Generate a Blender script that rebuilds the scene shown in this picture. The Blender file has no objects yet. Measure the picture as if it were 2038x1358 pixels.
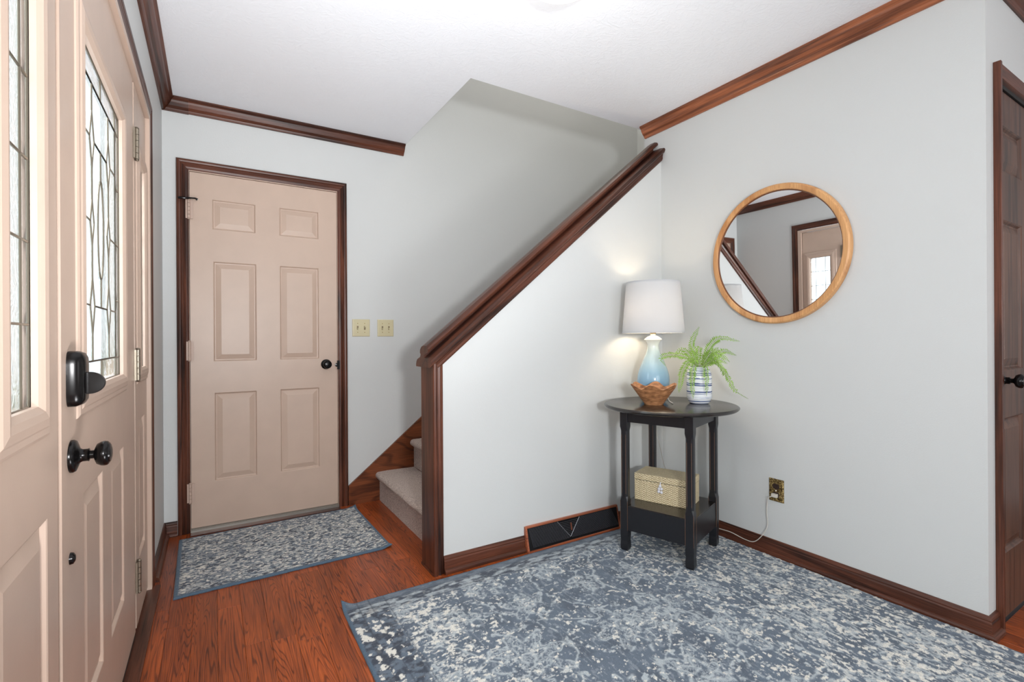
import bpy, bmesh, math, random
import numpy as np
from mathutils import Vector, Matrix
random.seed(7); np.random.seed(7)
S = bpy.context.scene
COL = S.collection
PI = math.pi

# ------------------------------------------------------------------ camera
def V(*a): return Vector(a)
yaw = math.radians(31.409); roll = math.radians(-0.328)
Fw = V(math.sin(yaw), math.cos(yaw), 0); Rt = V(math.cos(yaw), -math.sin(yaw), 0); Up = V(0, 0, 1)
rx = Rt*math.cos(roll) + Up*math.sin(roll); uy = Up*math.cos(roll) - Rt*math.sin(roll)
cd = bpy.data.cameras.new('camera'); cam = bpy.data.objects.new('camera', cd); COL.objects.link(cam)
cam.matrix_world = Matrix(((rx.x, uy.x, -Fw.x, 0), (rx.y, uy.y, -Fw.y, 0), (rx.z, uy.z, -Fw.z, 1.093), (0, 0, 0, 1)))
cd.sensor_width = 36; cd.lens = 972.19/2038*36; cd.shift_y = (673.1-679)/2038; cd.clip_start = .02
S.camera = cam

# ------------------------------------------------------------------ world, lights, exposure
w = bpy.data.worlds.new('world'); S.world = w; w.use_nodes = True
bg = w.node_tree.nodes['Background']; bg.inputs[0].default_value = (.86, .93, 1, 1); bg.inputs[1].default_value = 2.7
S.view_settings.view_transform = 'Standard'; S.view_settings.look = 'None'
S.view_settings.exposure = 0.15; S.view_settings.gamma = 1; S.view_settings.use_curve_mapping = False

def area(name, loc, to, sx, sy, watts, col=(1, 1, 1)):
    d = bpy.data.lights.new(name, 'AREA'); d.shape = 'RECTANGLE'; d.size = sx; d.size_y = sy; d.energy = watts; d.color = col
    o = bpy.data.objects.new(name, d); COL.objects.link(o); o.location = loc
    o.rotation_euler = (Vector(to)-Vector(loc)).to_track_quat('-Z', 'Y').to_euler(); return o
def point(name, loc, watts, col=(1, 1, 1), r=.05):
    d = bpy.data.lights.new(name, 'POINT'); d.energy = watts; d.color = col; d.shadow_soft_size = r
    o = bpy.data.objects.new(name, d); COL.objects.link(o); o.location = loc; return o
# unseen fill lights added behind the camera, and the open sky in front of the entrance glass
area('rear_fill', (.9, -3.1, 1.5), (1.2, 2.0, 1.7), 2.2, 1.7, 38, (.94, .975, 1))
area('side_fill', (4.5, -1.6, 1.5), (0.3, 1.6, 1.8), 2.0, 1.6, 24, (.97, .985, 1))
area('daylight_at_entrance', (-1.35, 1.7, 3.1), (1.2, 1.8, .5), 1.8, 1.4, 110, (.95, .98, 1))
# the photographer's forward flash, and an unseen low fill added to brighten the ceiling
ff = area('flash_forward', (.08, -.90, 1.19), (1.2, 3.0, 1.70), .20, .20, 35, (.96, .985, 1)); ff.data.spread = math.radians(160)
fb = area('ceiling_fill', (.55, .30, .28), (.40, 1.75, 2.44), .45, .45, 13, (.95, .975, 1)); fb.data.spread = math.radians(88)
point('upstairs_light', (2.3, 2.85, 4.3), 24, (1, .93, .85), .2)

# ------------------------------------------------------------------ materials
def newmat(name):
    m = bpy.data.materials.new(name); m.use_nodes = True
    nt = m.node_tree; b = nt.nodes['Principled BSDF']
    return m, nt, b
def N(nt, t, **kw):
    n = nt.nodes.new(t)
    for k, v in kw.items():
        if k in n.inputs: n.inputs[k].default_value = v
        else: setattr(n, k, v)
    return n
def L(nt, a, b): nt.links.new(a, b)
def c4(c): return (c[0], c[1], c[2], 1)
def srgb(r, g, b):
    f = lambda v: (v/255/12.92 if v/255 <= .04045 else ((v/255+.055)/1.055)**2.4)
    return (f(r), f(g), f(b))
def coords(nt, scale=(1, 1, 1), kind='Object', rnd=True):
    tc = N(nt, 'ShaderNodeTexCoord'); mp = N(nt, 'ShaderNodeMapping'); mp.inputs['Scale'].default_value = scale
    if rnd:
        oi = N(nt, 'ShaderNodeObjectInfo'); mu = N(nt, 'ShaderNodeMath', operation='MULTIPLY'); mu.inputs[1].default_value = 37.0
        L(nt, oi.outputs['Random'], mu.inputs[0]); cx = N(nt, 'ShaderNodeCombineXYZ')
        for i in range(3): L(nt, mu.outputs[0], cx.inputs[i])
        ad = N(nt, 'ShaderNodeVectorMath', operation='ADD'); L(nt, tc.outputs[kind], ad.inputs[0]); L(nt, cx.outputs[0], ad.inputs[1])
        L(nt, ad.outputs[0], mp.inputs[0])
    else: L(nt, tc.outputs[kind], mp.inputs[0])
    return mp.outputs[0]
def ramp(nt, fac, stops):
    r = N(nt, 'ShaderNodeValToRGB'); e = r.color_ramp.elements
    while len(e) < len(stops): e.new(.5)
    for i, (p, c) in enumerate(stops): e[i].position = p; e[i].color = c4(c)
    L(nt, fac, r.inputs[0]); return r.outputs[0]
def bump(nt, b, h, strength, dist=.001):
    bp = N(nt, 'ShaderNodeBump'); bp.inputs['Strength'].default_value = strength; bp.inputs['Distance'].default_value = dist
    L(nt, h, bp.inputs['Height']); L(nt, bp.outputs[0], b.inputs['Normal'])
def plain(name, col, rough=.5, metal=0, spec=.5, bstr=0, bscale=300, var=0, coat=0):
    m, nt, b = newmat(name)
    b.inputs['Base Color'].default_value = c4(col); b.inputs['Roughness'].default_value = rough
    b.inputs['Metallic'].default_value = metal; b.inputs['Specular IOR Level'].default_value = spec
    if coat: b.inputs['Coat Weight'].default_value = coat; b.inputs['Coat Roughness'].default_value = .08
    if bstr or var:
        n = N(nt, 'ShaderNodeTexNoise'); n.inputs['Scale'].default_value = bscale; n.inputs['Detail'].default_value = 4
        L(nt, coords(nt, rnd=False), n.inputs['Vector'])
        if bstr: bump(nt, b, n.outputs[0], bstr)
        if var:
            n2 = N(nt, 'ShaderNodeTexNoise'); n2.inputs['Scale'].default_value = 9; n2.inputs['Detail'].default_value = 5
            L(nt, coords(nt, rnd=False), n2.inputs['Vector'])
            L(nt, ramp(nt, n2.outputs[0], [(.3, tuple(x*(1-var) for x in col)), (.7, tuple(min(1, x*(1+var)) for x in col))]), b.inputs['Base Color'])
    return m
def wood(name, dark, light, axis=0, rough=.38, s_len=1.3, s_across=26, vary=0, bumpst=.25, rings=9, spec=.5, bold=.8, thin=.2):
    """grain: contour lines of a stretched noise, plus fine pores; axis = local direction of the grain"""
    m, nt, b = newmat(name)
    sc = [s_across]*3; sc[axis] = s_len
    co = coords(nt, sc)
    n1 = N(nt, 'ShaderNodeTexNoise'); n1.inputs['Scale'].default_value = .35; n1.inputs['Detail'].default_value = 2; n1.inputs['Distortion'].default_value = .25
    L(nt, co, n1.inputs['Vector'])
    mu = N(nt, 'ShaderNodeMath', operation='MULTIPLY'); L(nt, n1.outputs[0], mu.inputs[0]); mu.inputs[1].default_value = rings*2*PI
    si = N(nt, 'ShaderNodeMath', operation='SINE'); L(nt, mu.outputs[0], si.inputs[0])
    sc2 = [260]*3; sc2[axis] = 7
    n2 = N(nt, 'ShaderNodeTexNoise'); n2.inputs['Scale'].default_value = 1; n2.inputs['Detail'].default_value = 3
    L(nt, coords(nt, sc2), n2.inputs['Vector'])
    sc3 = [8]*3; sc3[axis] = 2
    n3 = N(nt, 'ShaderNodeTexNoise'); n3.inputs['Scale'].default_value = 1; n3.inputs['Detail'].default_value = 4
    L(nt, coords(nt, sc3), n3.inputs['Vector'])
    g = N(nt, 'ShaderNodeMapRange'); g.inputs['From Min'].default_value = thin; g.inputs['From Max'].default_value = 1; L(nt, si.outputs[0], g.inputs[0])
    # fac = .5*n3 + .5*n2 - grain
    a = N(nt, 'ShaderNodeMath', operation='ADD'); L(nt, n2.outputs[0], a.inputs[0]); L(nt, n3.outputs[0], a.inputs[1])
    a2 = N(nt, 'ShaderNodeMath', operation='MULTIPLY'); L(nt, a.outputs[0], a2.inputs[0]); a2.inputs[1].default_value = .5
    a3 = N(nt, 'ShaderNodeMath', operation='MULTIPLY_ADD'); L(nt, g.outputs[0], a3.inputs[0]); a3.inputs[1].default_value = -.22*bold; L(nt, a2.outputs[0], a3.inputs[2])
    mid = tuple((x+y)/2 for x, y in zip(dark, light))
    colr = ramp(nt, a3.outputs[0], [(.22, dark), (.45, mid), (.62, light)])
    if vary:
        oi = N(nt, 'ShaderNodeObjectInfo'); mr = N(nt, 'ShaderNodeMapRange'); mr.inputs['To Min'].default_value = 1-vary; mr.inputs['To Max'].default_value = 1+vary
        L(nt, oi.outputs['Random'], mr.inputs[0]); hs = N(nt, 'ShaderNodeHueSaturation'); L(nt, mr.outputs[0], hs.inputs['Value']); L(nt, colr, hs.inputs['Color'])
        colr = hs.outputs[0]
    L(nt, colr, b.inputs['Base Color']); b.inputs['Roughness'].default_value = rough; b.inputs['Specular IOR Level'].default_value = spec
    bump(nt, b, a3.outputs[0], bumpst, .0012)
    return m

WALLC = srgb(208, 210, 209)
def wallpaint(name, col, scale=190, st=.25, big=0):
    m, nt, b = newmat(name); b.inputs['Base Color'].default_value = c4(col); b.inputs['Roughness'].default_value = .55; b.inputs['Specular IOR Level'].default_value = .3
    n = N(nt, 'ShaderNodeTexNoise'); n.inputs['Scale'].default_value = scale; n.inputs['Detail'].default_value = 3
    L(nt, coords(nt, rnd=False), n.inputs['Vector'])
    h = n.outputs[0]
    if big:
        v = N(nt, 'ShaderNodeTexNoise'); v.inputs['Scale'].default_value = big; v.inputs['Detail'].default_value = 2; v.inputs['Distortion'].default_value = 2.2
        L(nt, coords(nt, rnd=False), v.inputs['Vector']); r_ = ramp(nt, v.outputs[0], [(.45, (0, 0, 0)), (.6, (1, 1, 1))])
        mx = N(nt, 'ShaderNodeMath', operation='MULTIPLY_ADD'); L(nt, r_, mx.inputs[0]); mx.inputs[1].default_value = 1.2; L(nt, h, mx.inputs[2]); h = mx.outputs[0]
    bump(nt, b, h, st, .0015); return m
M_wall = wallpaint('wall_paint', WALLC)
M_ceil = wallpaint('ceiling_paint', srgb(238, 240, 244), 120, .25, 26)
TD, TL = srgb(30, 16, 12), srgb(106, 61, 44)
M_trim = [wood('stained_trim_%s' % 'xyz'[i], TD, TL, i, rough=.33, rings=5, spec=.35) for i in range(3)]
FD, FL_ = srgb(88, 34, 13), srgb(182, 88, 38)
M_plank = wood('oak_plank', FD, FL_, 1, rough=.3, s_len=2.0, s_across=40, vary=.13, rings=30, bumpst=.15, bold=.95, thin=.45)
M_sub = plain('subfloor', srgb(60, 28, 16), .6)
M_skirt = wood('stair_skirt_wood', srgb(62, 28, 12), srgb(140, 76, 42), 0, rough=.35, s_len=6, s_across=14)
M_rdoor = wood('dark_door_wood', srgb(48, 31, 25), srgb(112, 77, 60), 2, rough=.4, rings=6)
M_tan = plain('tan_door_paint', srgb(196, 172, 155), .38, bstr=.12, bscale=220, var=.03)
M_tan_shade = plain('tan_paint_gap_shade', srgb(100, 88, 81), .6)  # door tan darkened: shade of the mullion gap put into the colour
M_blackmetal = plain('oil_rubbed_bronze', srgb(24, 22, 22), .22, .6, .6)
M_hingeplate = plain('worn_nickel', srgb(150, 140, 125), .35, .85)
M_paintedhinge = plain('painted_hinge', srgb(190, 165, 150), .45)
M_blackpaint = plain('black_table_paint', srgb(26, 27, 31), .33, 0, .5, bstr=.1, bscale=260)
M_blacktop = wood('black_brown_tabletop', srgb(22, 18, 17), srgb(48, 39, 35), 0, rough=.22, s_across=20, rings=3, bumpst=.05, spec=.7)
M_worn = plain('worn_edge_wood', srgb(120, 85, 62), .6)
M_alu = plain('aluminium_sill', srgb(150, 145, 138), .35, .7)
M_brass = plain('antique_brass', srgb(150, 122, 70), .35, .8, bstr=.6, bscale=420)
M_outlet, nt, b = newmat('embossed_brass'); b.inputs['Roughness'].default_value = .35; b.inputs['Metallic'].default_value = .7
n_ = N(nt, 'ShaderNodeTexNoise'); n_.inputs['Scale'].default_value = 190; n_.inputs['Detail'].default_value = 3; L(nt, coords(nt, rnd=False), n_.inputs['Vector'])
L(nt, ramp(nt, n_.outputs[0], [(.38, srgb(64, 48, 30)), (.52, srgb(140, 116, 72)), (.64, srgb(214, 190, 130))]), b.inputs['Base Color']); bump(nt, b, n_.outputs[0], .9, .002)
M_ivory = plain('ivory_plastic', srgb(206, 196, 160), .35)
M_dark = plain('dark_slot', srgb(15, 14, 13), .6)
M_ventblack = plain('black_register', srgb(18, 18, 20), .35, .3)
M_ventbar = plain('register_fin', srgb(92, 92, 98), .35, .4)
M_came = plain('lead_came', srgb(120, 112, 98), .35, .75)
M_cord = plain('clear_cord', srgb(205, 200, 190), .3)
M_white = plain('white_ceramic', srgb(240, 238, 230), .25)
M_bead = plain('white_bead', srgb(222, 222, 228), .45)

def m_glass(name, rough, bsc, tint=(1, 1, 1)):
    m = bpy.data.materials.new(name); m.use_nodes = True; nt = m.node_tree; nt.nodes.clear()
    out = N(nt, 'ShaderNodeOutputMaterial'); gl = N(nt, 'ShaderNodeBsdfGlass'); gl.inputs['Roughness'].default_value = rough; gl.inputs['IOR'].default_value = 1.45
    gl.inputs['Color'].default_value = c4(tint)
    tr = N(nt, 'ShaderNodeBsdfTransparent'); tr.inputs[0].default_value = c4(tint); mx = N(nt, 'ShaderNodeMixShader'); mx.inputs[0].default_value = .5
    L(nt, gl.outputs[0], mx.inputs[2]); L(nt, tr.outputs[0], mx.inputs[1]); L(nt, mx.outputs[0], out.inputs[0])
    n = N(nt, 'ShaderNodeTexNoise'); n.inputs['Scale'].default_value = bsc; n.inputs['Detail'].default_value = 2; n.inputs['Distortion'].default_value = 1.5
    L(nt, coords(nt, (1, 1, .5)), n.inputs['Vector']); bp = N(nt, 'ShaderNodeBump'); bp.inputs['Strength'].default_value = .7; bp.inputs['Distance'].default_value = .004
    L(nt, n.outputs[0], bp.inputs['Height']); L(nt, bp.outputs[0], gl.inputs['Normal']); return m
M_glass = m_glass('textured_glass', .12, 55, (.95, .98, .98)); M_bevglass = m_glass('bevelled_glass', .02, 8, (.97, .99, 1))

# ------------------------------------------------------------------ mesh helpers
def link(name, me, mat, parent=None, loc=None, M=None, smooth=False):
    o = bpy.data.objects.new(name, me); COL.objects.link(o)
    if mat: me.materials.append(mat)
    if smooth: me.polygons.foreach_set('use_smooth', [True]*len(me.polygons))
    if M is not None: o.matrix_world = M
    if parent is not None:
        o.parent = parent; o.matrix_parent_inverse = Matrix.Identity(4)
    if loc is not None: o.location = loc
    return o
def wloc(o):
    v = Vector(o.location)
    while o.parent: o = o.parent; v = v + Vector(o.location)
    return v
def mesh(name, verts, faces, mat, parent=None, smooth=False, org=None, recalc=True, bevel=0, props=None):
    """verts in world coordinates; origin at org (default the middle of its footprint)"""
    vs = [Vector(v) for v in verts]
    if org is None:
        lo = Vector([min(v[i] for v in vs) for i in range(3)]); hi = Vector([max(v[i] for v in vs) for i in range(3)])
        org = (lo+hi)/2
        if parent is None: org.z = lo.z
    org = Vector(org)
    me = bpy.data.meshes.new(name); me.from_pydata([v-org for v in vs], [], faces); me.update()
    if recalc or bevel:
        bm = bmesh.new(); bm.from_mesh(me)
        if recalc: bmesh.ops.recalc_face_normals(bm, faces=bm.faces)
        if bevel: bmesh.ops.bevel(bm, geom=[e for e in bm.edges if len(e.link_faces) == 2 and e.calc_face_angle(0) > .5], offset=bevel, segments=2, affect='EDGES', profile=.6)
        bm.to_mesh(me); bm.free()
    if smooth: me.polygons.foreach_set('use_smooth', [True]*len(me.polygons))
    o = link(name, me, mat, parent, org-(wloc(parent) if parent else Vector((0, 0, 0))))
    if smooth == 'auto': pass
    return o
def boxv(x0, x1, y0, y1, z0, z1):
    v = [(x0, y0, z0), (x1, y0, z0), (x1, y1, z0), (x0, y1, z0), (x0, y0, z1), (x1, y0, z1), (x1, y1, z1), (x0, y1, z1)]
    f = [(0, 3, 2, 1), (4, 5, 6, 7), (0, 1, 5, 4), (1, 2, 6, 5), (2, 3, 7, 6), (3, 0, 4, 7)]
    return v, f
def box(name, x0, x1, y0, y1, z0, z1, mat, parent=None, bevel=0, **k):
    v, f = boxv(x0, x1, y0, y1, z0, z1); return mesh(name, v, f, mat, parent, bevel=bevel, **k)
class MB:
    def __init__(s): s.v = []; s.f = []
    def add(s, v, f):
        n = len(s.v); s.v += [tuple(a) for a in v]; s.f += [tuple(i+n for i in q) for q in f]; return s
    def box(s, *a): return s.add(*boxv(*a))
    def fbox(s, O, ax, ay, az, a0, a1, b0, b1, c0, c1):
        v, f = boxv(a0, a1, b0, b1, c0, c1); return s.add([Vector(O)+Vector(ax)*p[0]+Vector(ay)*p[1]+Vector(az)*p[2] for p in v], f)
    def tube(s, pts, r, seg=8, cap=True):
        pts = [Vector(p) for p in pts]; rr = r if isinstance(r, (list, tuple)) else [r]*len(pts)
        n0 = len(s.v); prev = None
        for i, p in enumerate(pts):
            t = (pts[min(i+1, len(pts)-1)]-pts[max(i-1, 0)]).normalized()
            if prev is None:
                a = Vector((0, 0, 1)) if abs(t.z) < .9 else Vector((1, 0, 0)); prev = t.cross(a).normalized()
            prev = (prev-t*prev.dot(t)).normalized(); q = t.cross(prev)
            for k in range(seg):
                an = 2*PI*k/seg; s.v.append(tuple(p+(prev*math.cos(an)+q*math.sin(an))*rr[i]))
        for i in range(len(pts)-1):
            for k in range(seg):
                a = n0+i*seg+k; b = n0+i*seg+(k+1) % seg; s.f.append((a, b, b+seg, a+seg))
        if cap: s.f.append(tuple(n0+k for k in range(seg))); s.f.append(tuple(n0+(len(pts)-1)*seg+k for k in range(seg-1, -1, -1)))
        return s
    def lathe(s, O, axis, prof, seg=32):
        """prof: (r, h) along axis; r=0 ends close"""
        O = Vector(O); ax = Vector(axis).normalized(); a = Vector((0, 0, 1)) if abs(ax.z) < .9 else Vector((1, 0, 0))
        p = ax.cross(a).normalized(); q = ax.cross(p); rings = []
        for r, h in prof:
            if r <= 1e-6: s.v.append(tuple(O+ax*h)); rings.append([len(s.v)-1])
            else:
                n = len(s.v)
                for k in range(seg):
                    an = 2*PI*k/seg; s.v.append(tuple(O+ax*h+(p*math.cos(an)+q*math.sin(an))*r))
                rings.append(list(range(n, n+seg)))
        for A, B in zip(rings[:-1], rings[1:]):
            for k in range(seg):
                k2 = (k+1) % seg
                if len(A) == 1 and len(B) == 1: continue
                if len(A) == 1: s.f.append((A[0], B[k2], B[k]))
                elif len(B) == 1: s.f.append((A[k], A[k2], B[0]))
                else: s.f.append((A[k], A[k2], B[k2], B[k]))
        return s
    def build(s, name, mat, parent=None, **k): return mesh(name, s.v, s.f, mat, parent, **k)
def sharp(o, ang=.6):
    me = o.data; bm = bmesh.new(); bm.from_mesh(me)
    for e in bm.edges: e.smooth = not (len(e.link_faces) == 2 and e.calc_face_angle(0) > ang)
    for f in bm.faces: f.smooth = True
    bm.to_mesh(me); bm.free(); return o
def spline(P, n=8):
    P = [Vector(p) for p in P]; out = []
    for i in range(len(P)-1):
        a = P[max(i-1, 0)]; b = P[i]; c = P[i+1]; d = P[min(i+2, len(P)-1)]
        for k in range(n):
            t = k/n; out.append(.5*((2*b)+(c-a)*t+(2*a-5*b+4*c-d)*t*t+(3*b-a-3*c+d)*t**3))
    out.append(P[-1]); return out
def thing(name, label=None, cat=None, loc=(0, 0, 0), group=None, kind=None):
    o = bpy.data.objects.new(name, None); COL.objects.link(o); o.location = loc; o.empty_display_size = .05
    return tag(o, label, cat, group, kind)
def tag(o, label=None, cat=None, group=None, kind=None):
    if label: o['label'] = label
    if cat: o['category'] = cat
    if group: o['group'] = group
    if kind: o['kind'] = kind
    return o
def struct(o, label=None): return tag(o, label, kind='structure')
def molding(name, prof, p0, p1, A, B, mat, parent=None, m0=0, m1=0, n0=0, n1=0):
    """profile (a,b) swept from p0 to p1; ends mitred by m*a + n*b. local X = length (grain axis 0)"""
    p0 = Vector(p0); p1 = Vector(p1); X = (p1-p0); Ln = X.length; X.normalize(); A = Vector(A).normalized(); B = Vector(B).normalized()
    Bp = X.cross(A); sg = 1 if Bp.dot(B) > 0 else -1
    n = len(prof)
    v = [Vector((m0*a+n0*b, a, b*sg)) for a, b in prof]+[Vector((Ln+m1*a+n1*b, a, b*sg)) for a, b in prof]
    f = [(i, (i+1) % n, (i+1) % n+n, i+n) for i in range(n)]+[tuple(range(n-1, -1, -1)), tuple(range(n, 2*n))]
    me = bpy.data.meshes.new(name); me.from_pydata(v, [], f); bm = bmesh.new(); bm.from_mesh(me); bmesh.ops.recalc_face_normals(bm, faces=bm.faces); bm.to_mesh(me); bm.free()
    loc = p0-(wloc(parent) if parent else Vector((0, 0, 0)))
    Mx = Matrix(((X.x, A.x, Bp.x, loc.x), (X.y, A.y, Bp.y, loc.y), (X.z, A.z, Bp.z, loc.z), (0, 0, 0, 1)))
    o = bpy.data.objects.new(name, me); COL.objects.link(o); me.materials.append(mat)
    if parent: o.parent = parent
    o.matrix_basis = Mx
    return o

# ------------------------------------------------------------------ dimensions
XW, XS, XC = -.240, -.248, -.229       # left wall, front door slab, casing face
D, W, YK, YKB = 3.3135, 2.383, 2.110, 2.245
H = 2.44; YE = .611; HX, HY = 1.142, 2.265; XEND = 3.42; RX = 4.7; RY = -3.3
# ------------------------------------------------------------------ setting
b_ = MB(); b_.box(XW-.12, -.120, D, D+.1, -.02, 5.0); b_.box(.694, XEND+.1, D, D+.1, -.02, 5.0); b_.box(-.120, .694, D, D+.1, 2.056, 5.0); b_.box(-.120, .694, D+.06, D+.1, -.02, 2.056)
struct(b_.build('wall_back', M_wall))
b_ = MB(); b_.box(XW-.12, XW, 2.675, D, 0, H+.2); b_.box(XW-.12, XW, .76, 2.675, 2.10, H+.2); b_.box(XW-.12, XW, RY, .76, 0, H+.2)
struct(b_.build('wall_left', M_wall))
struct(box('wall_right', W, W+.075, YE, YKB, 0, H, M_wall))
bx = MB()
sl = .825
def kz(x): return .977+(x-.857)*sl
bx.add([(.872, YK, 0), (W, YK, 0), (W, YK, kz(W)), (.872, YK, kz(.872)), (.872, YKB, 0), (W, YKB, 0), (W, YKB, kz(W)), (.872, YKB, kz(.872))],
       [(0, 1, 2, 3), (5, 4, 7, 6), (0, 4, 5, 1), (3, 2, 6, 7), (0, 3, 7, 4), (1, 5, 6, 2)])
struct(bx.build('wall_stair_side', M_wall))
# stair shaft
bx = MB(); bx.box(W+.0751, XEND, YKB-.08, YKB, 0, 5.0); bx.box(W, W+.0751, YKB-.08, YKB, H+.24, 5.0); bx.box(HX-.1, W, HY-.08, HY-.0, H+.24, 5.0)
struct(bx.build('wall_stair_shaft', M_wall))
struct(box('wall_stair_end', XEND, XEND+.1, YKB-.08, D, 0, 5.0, M_wall))
struct(box('wall_upstairs', HX-.1, HX, HY, D, H+.24, 5.0, M_wall))
struct(box('ceiling_upstairs', HX-.1, XEND+.1, HY-.1, D+.1, 5.0, 5.1, M_ceil))
# hall ceiling with the stair opening
cm = MB(); cm.box(XW-.12, RX, RY, YE, H, H+.24); cm.box(XW-.12, W+.075, YE, HY, H, H+.24); cm.box(XW-.12, HX, HY, D, H, H+.24)
struct(cm.build('ceiling', M_ceil))
# wall with the dark door, and the rest of the room behind the camera
cm = MB(); cm.box(W+.075, 2.463+.02, YE, YE+.1, 0, H); cm.box(2.483, 3.30, YE, YE+.1, 2.06, H); cm.box(3.30, RX, YE, YE+.1, 0, H)
struct(cm.build('wall_door_side', M_wall))
struct(box('wall_closet', 2.48, 3.3, YE+.3, YE+.35, 0, H, M_wall))
struct(box('wall_rear', XW-.12, RX, RY-.1, RY, 0, H, M_wall)); struct(box('wall_far_right', RX, RX+.1, RY, YE, 0, H, M_wall))
# floor with planks
fl = struct(box('floor', XW-.12, RX, RY, D, -.06, -.012, M_sub))
pw = .0826; x = XW-.0; row = 0
def plank(x0, x1, y0, y1):
    g = .00025; x0 += g; x1 -= g; y0 += g; y1 -= g; c = .0007; z1 = 0.0; z0 = -.0118
    v = [(x0, y0, z0), (x1, y0, z0), (x1, y1, z0), (x0, y1, z0), (x0, y0, z1-c), (x1, y0, z1-c), (x1, y1, z1-c), (x0, y1, z1-c),
         (x0+c, y0+c, z1), (x1-c, y0+c, z1), (x1-c, y1-c, z1), (x0+c, y1-c, z1)]
    f = [(0, 3, 2, 1), (0, 1, 5, 4), (1, 2, 6, 5), (2, 3, 7, 6), (3, 0, 4, 7), (4, 5, 9, 8), (5, 6, 10, 9), (6, 7, 11, 10), (7, 4, 8, 11), (8, 9, 10, 11)]
    return mesh('plank', v, f, M_plank, fl, recalc=False)
while x < 3.28:
    ymax = D if x < .96 else (YK if x < W-.01 else YE)
    y = -.35-random.random()*.5
    while y < ymax-.002:
        ln = random.uniform(.45, 1.25); y2 = min(y+ln, ymax)
        if ymax-y2 < .18: y2 = ymax
        plank(x, min(x+pw, 3.3), y, y2); y = y2
    x += pw; row += 1
box('floorboard_field', XW, RX, RY, -.86, -.012, 0, M_plank, fl)

# ------------------------------------------------------------------ crown mouldings, baseboards
ZC = 2.371; pc = .0545; ch = H-ZC
CROWN = [(0, 0), (.010, 0), (.014, .006), (.017, .012), (.022, .016), (.030, .024), (.040, .040), (.044, .050), (.050, .056), (.0545, .060), (.0545, ch), (0, ch)]
def crown(name, p0, p1, A, **k): return struct(molding(name, CROWN, p0, p1, A, (0, 0, 1), M_trim[0], **k))
t = crown('trim_1', (XW, RY, ZC), (XW, D, ZC), (1, 0, 0), m1=-1)
crown('trim_2', (XW, D, ZC), (1.139, D, ZC), (0, -1, 0), m0=1)
o = crown('trim_3', (W, YE, ZC), (W, HY-.03, ZC), (-1, 0, 0), m0=-1); o.data.materials[0] = wood('lighter_crown_wood', srgb(84, 44, 28), srgb(176, 106, 70), 0, rough=.33, rings=5)  # right crown's wood is lighter and more orange than the other trim
crown('trim_4', (W, YE, ZC), (RX, YE, ZC), (0, -1, 0), m0=-1)
# spliced corner block of the crown
CB = [(a+(.004 if a > 0 else 0), b) for a, b in CROWN]
o = molding('corner_block', CB, (XW, D, ZC-.003), (XW+.125, D, ZC-.003), (0, -1, 0), (0, 0, 1), M_trim[0], m0=1); struct(o); o.name = 'trim_5'
BASE = [(0, 0), (.026, 0), (.027, .006), (.026, .012), (.0225, .018), (.0165, .0215), (.0130, .0225), (.0125, .056), (.010, .062), (.011, .067), (.008, .074), (.004, .080), (0, .080)]
def baseb(name, p0, p1, A, **k): return struct(molding(name, BASE, p0, p1, A, (0, 0, 1), M_trim[0], **k))
baseb('baseboard_left', (XW, 2.715, 0), (XW, D, 0), (1, 0, 0), m1=-1)
baseb('baseboard_back', (XW, D, 0), (-.178, D, 0), (0, -1, 0), m0=1)
baseb('baseboard_stair', (.9075, YK, 0), (1.353, YK, 0), (0, -1, 0))
baseb('baseboard_stair_end', (1.99, YK, 0), (W, YK, 0), (0, -1, 0), m1=-1)
baseb('baseboard_right', (W, YE, 0), (W, YK, 0), (-1, 0, 0), m0=-1, m1=-1)
baseb('baseboard_corner', (W, YE, 0), (2.463, YE, 0), (0, -1, 0), m0=-1)

# ------------------------------------------------------------------ doors
CAS = [(0, 0), (0, .012), (.004, .018), (.012, .020), (.020, .018), (.024, .013), (.030, .014), (.038, .017), (.044, .013), (.052, .011), (.058, .008), (.060, .004), (.060, 0)]
def casing3(parent, O, ux, un, w, h, cw=.060, mat=None, sc=1.0):
    """O = outer lower corner; three pieces with mitred corners; profile a runs inwards"""
    O = Vector(O); ux = Vector(ux); un = Vector(un); uz = V(0, 0, 1); mat = mat or M_trim[0]
    pr = [(a*cw/.06, b*sc) for a, b in CAS]
    molding('casing_side', pr, O, O+uz*h, ux, un, mat, parent, m1=-1)
    molding('casing_side', pr, O+ux*w, O+ux*w+uz*h, -ux, un, mat, parent, m1=-1)
    molding('casing_head', pr, O+uz*h, O+ux*w+uz*h, -uz, un, mat, parent, m0=1, m1=-1)
def frame_pt(O, ux, un):
    O = Vector(O); ux = Vector(ux); un = Vector(un)
    return lambda a, b, c: O+ux*a+un*b+V(0, 0, 1)*c
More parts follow.
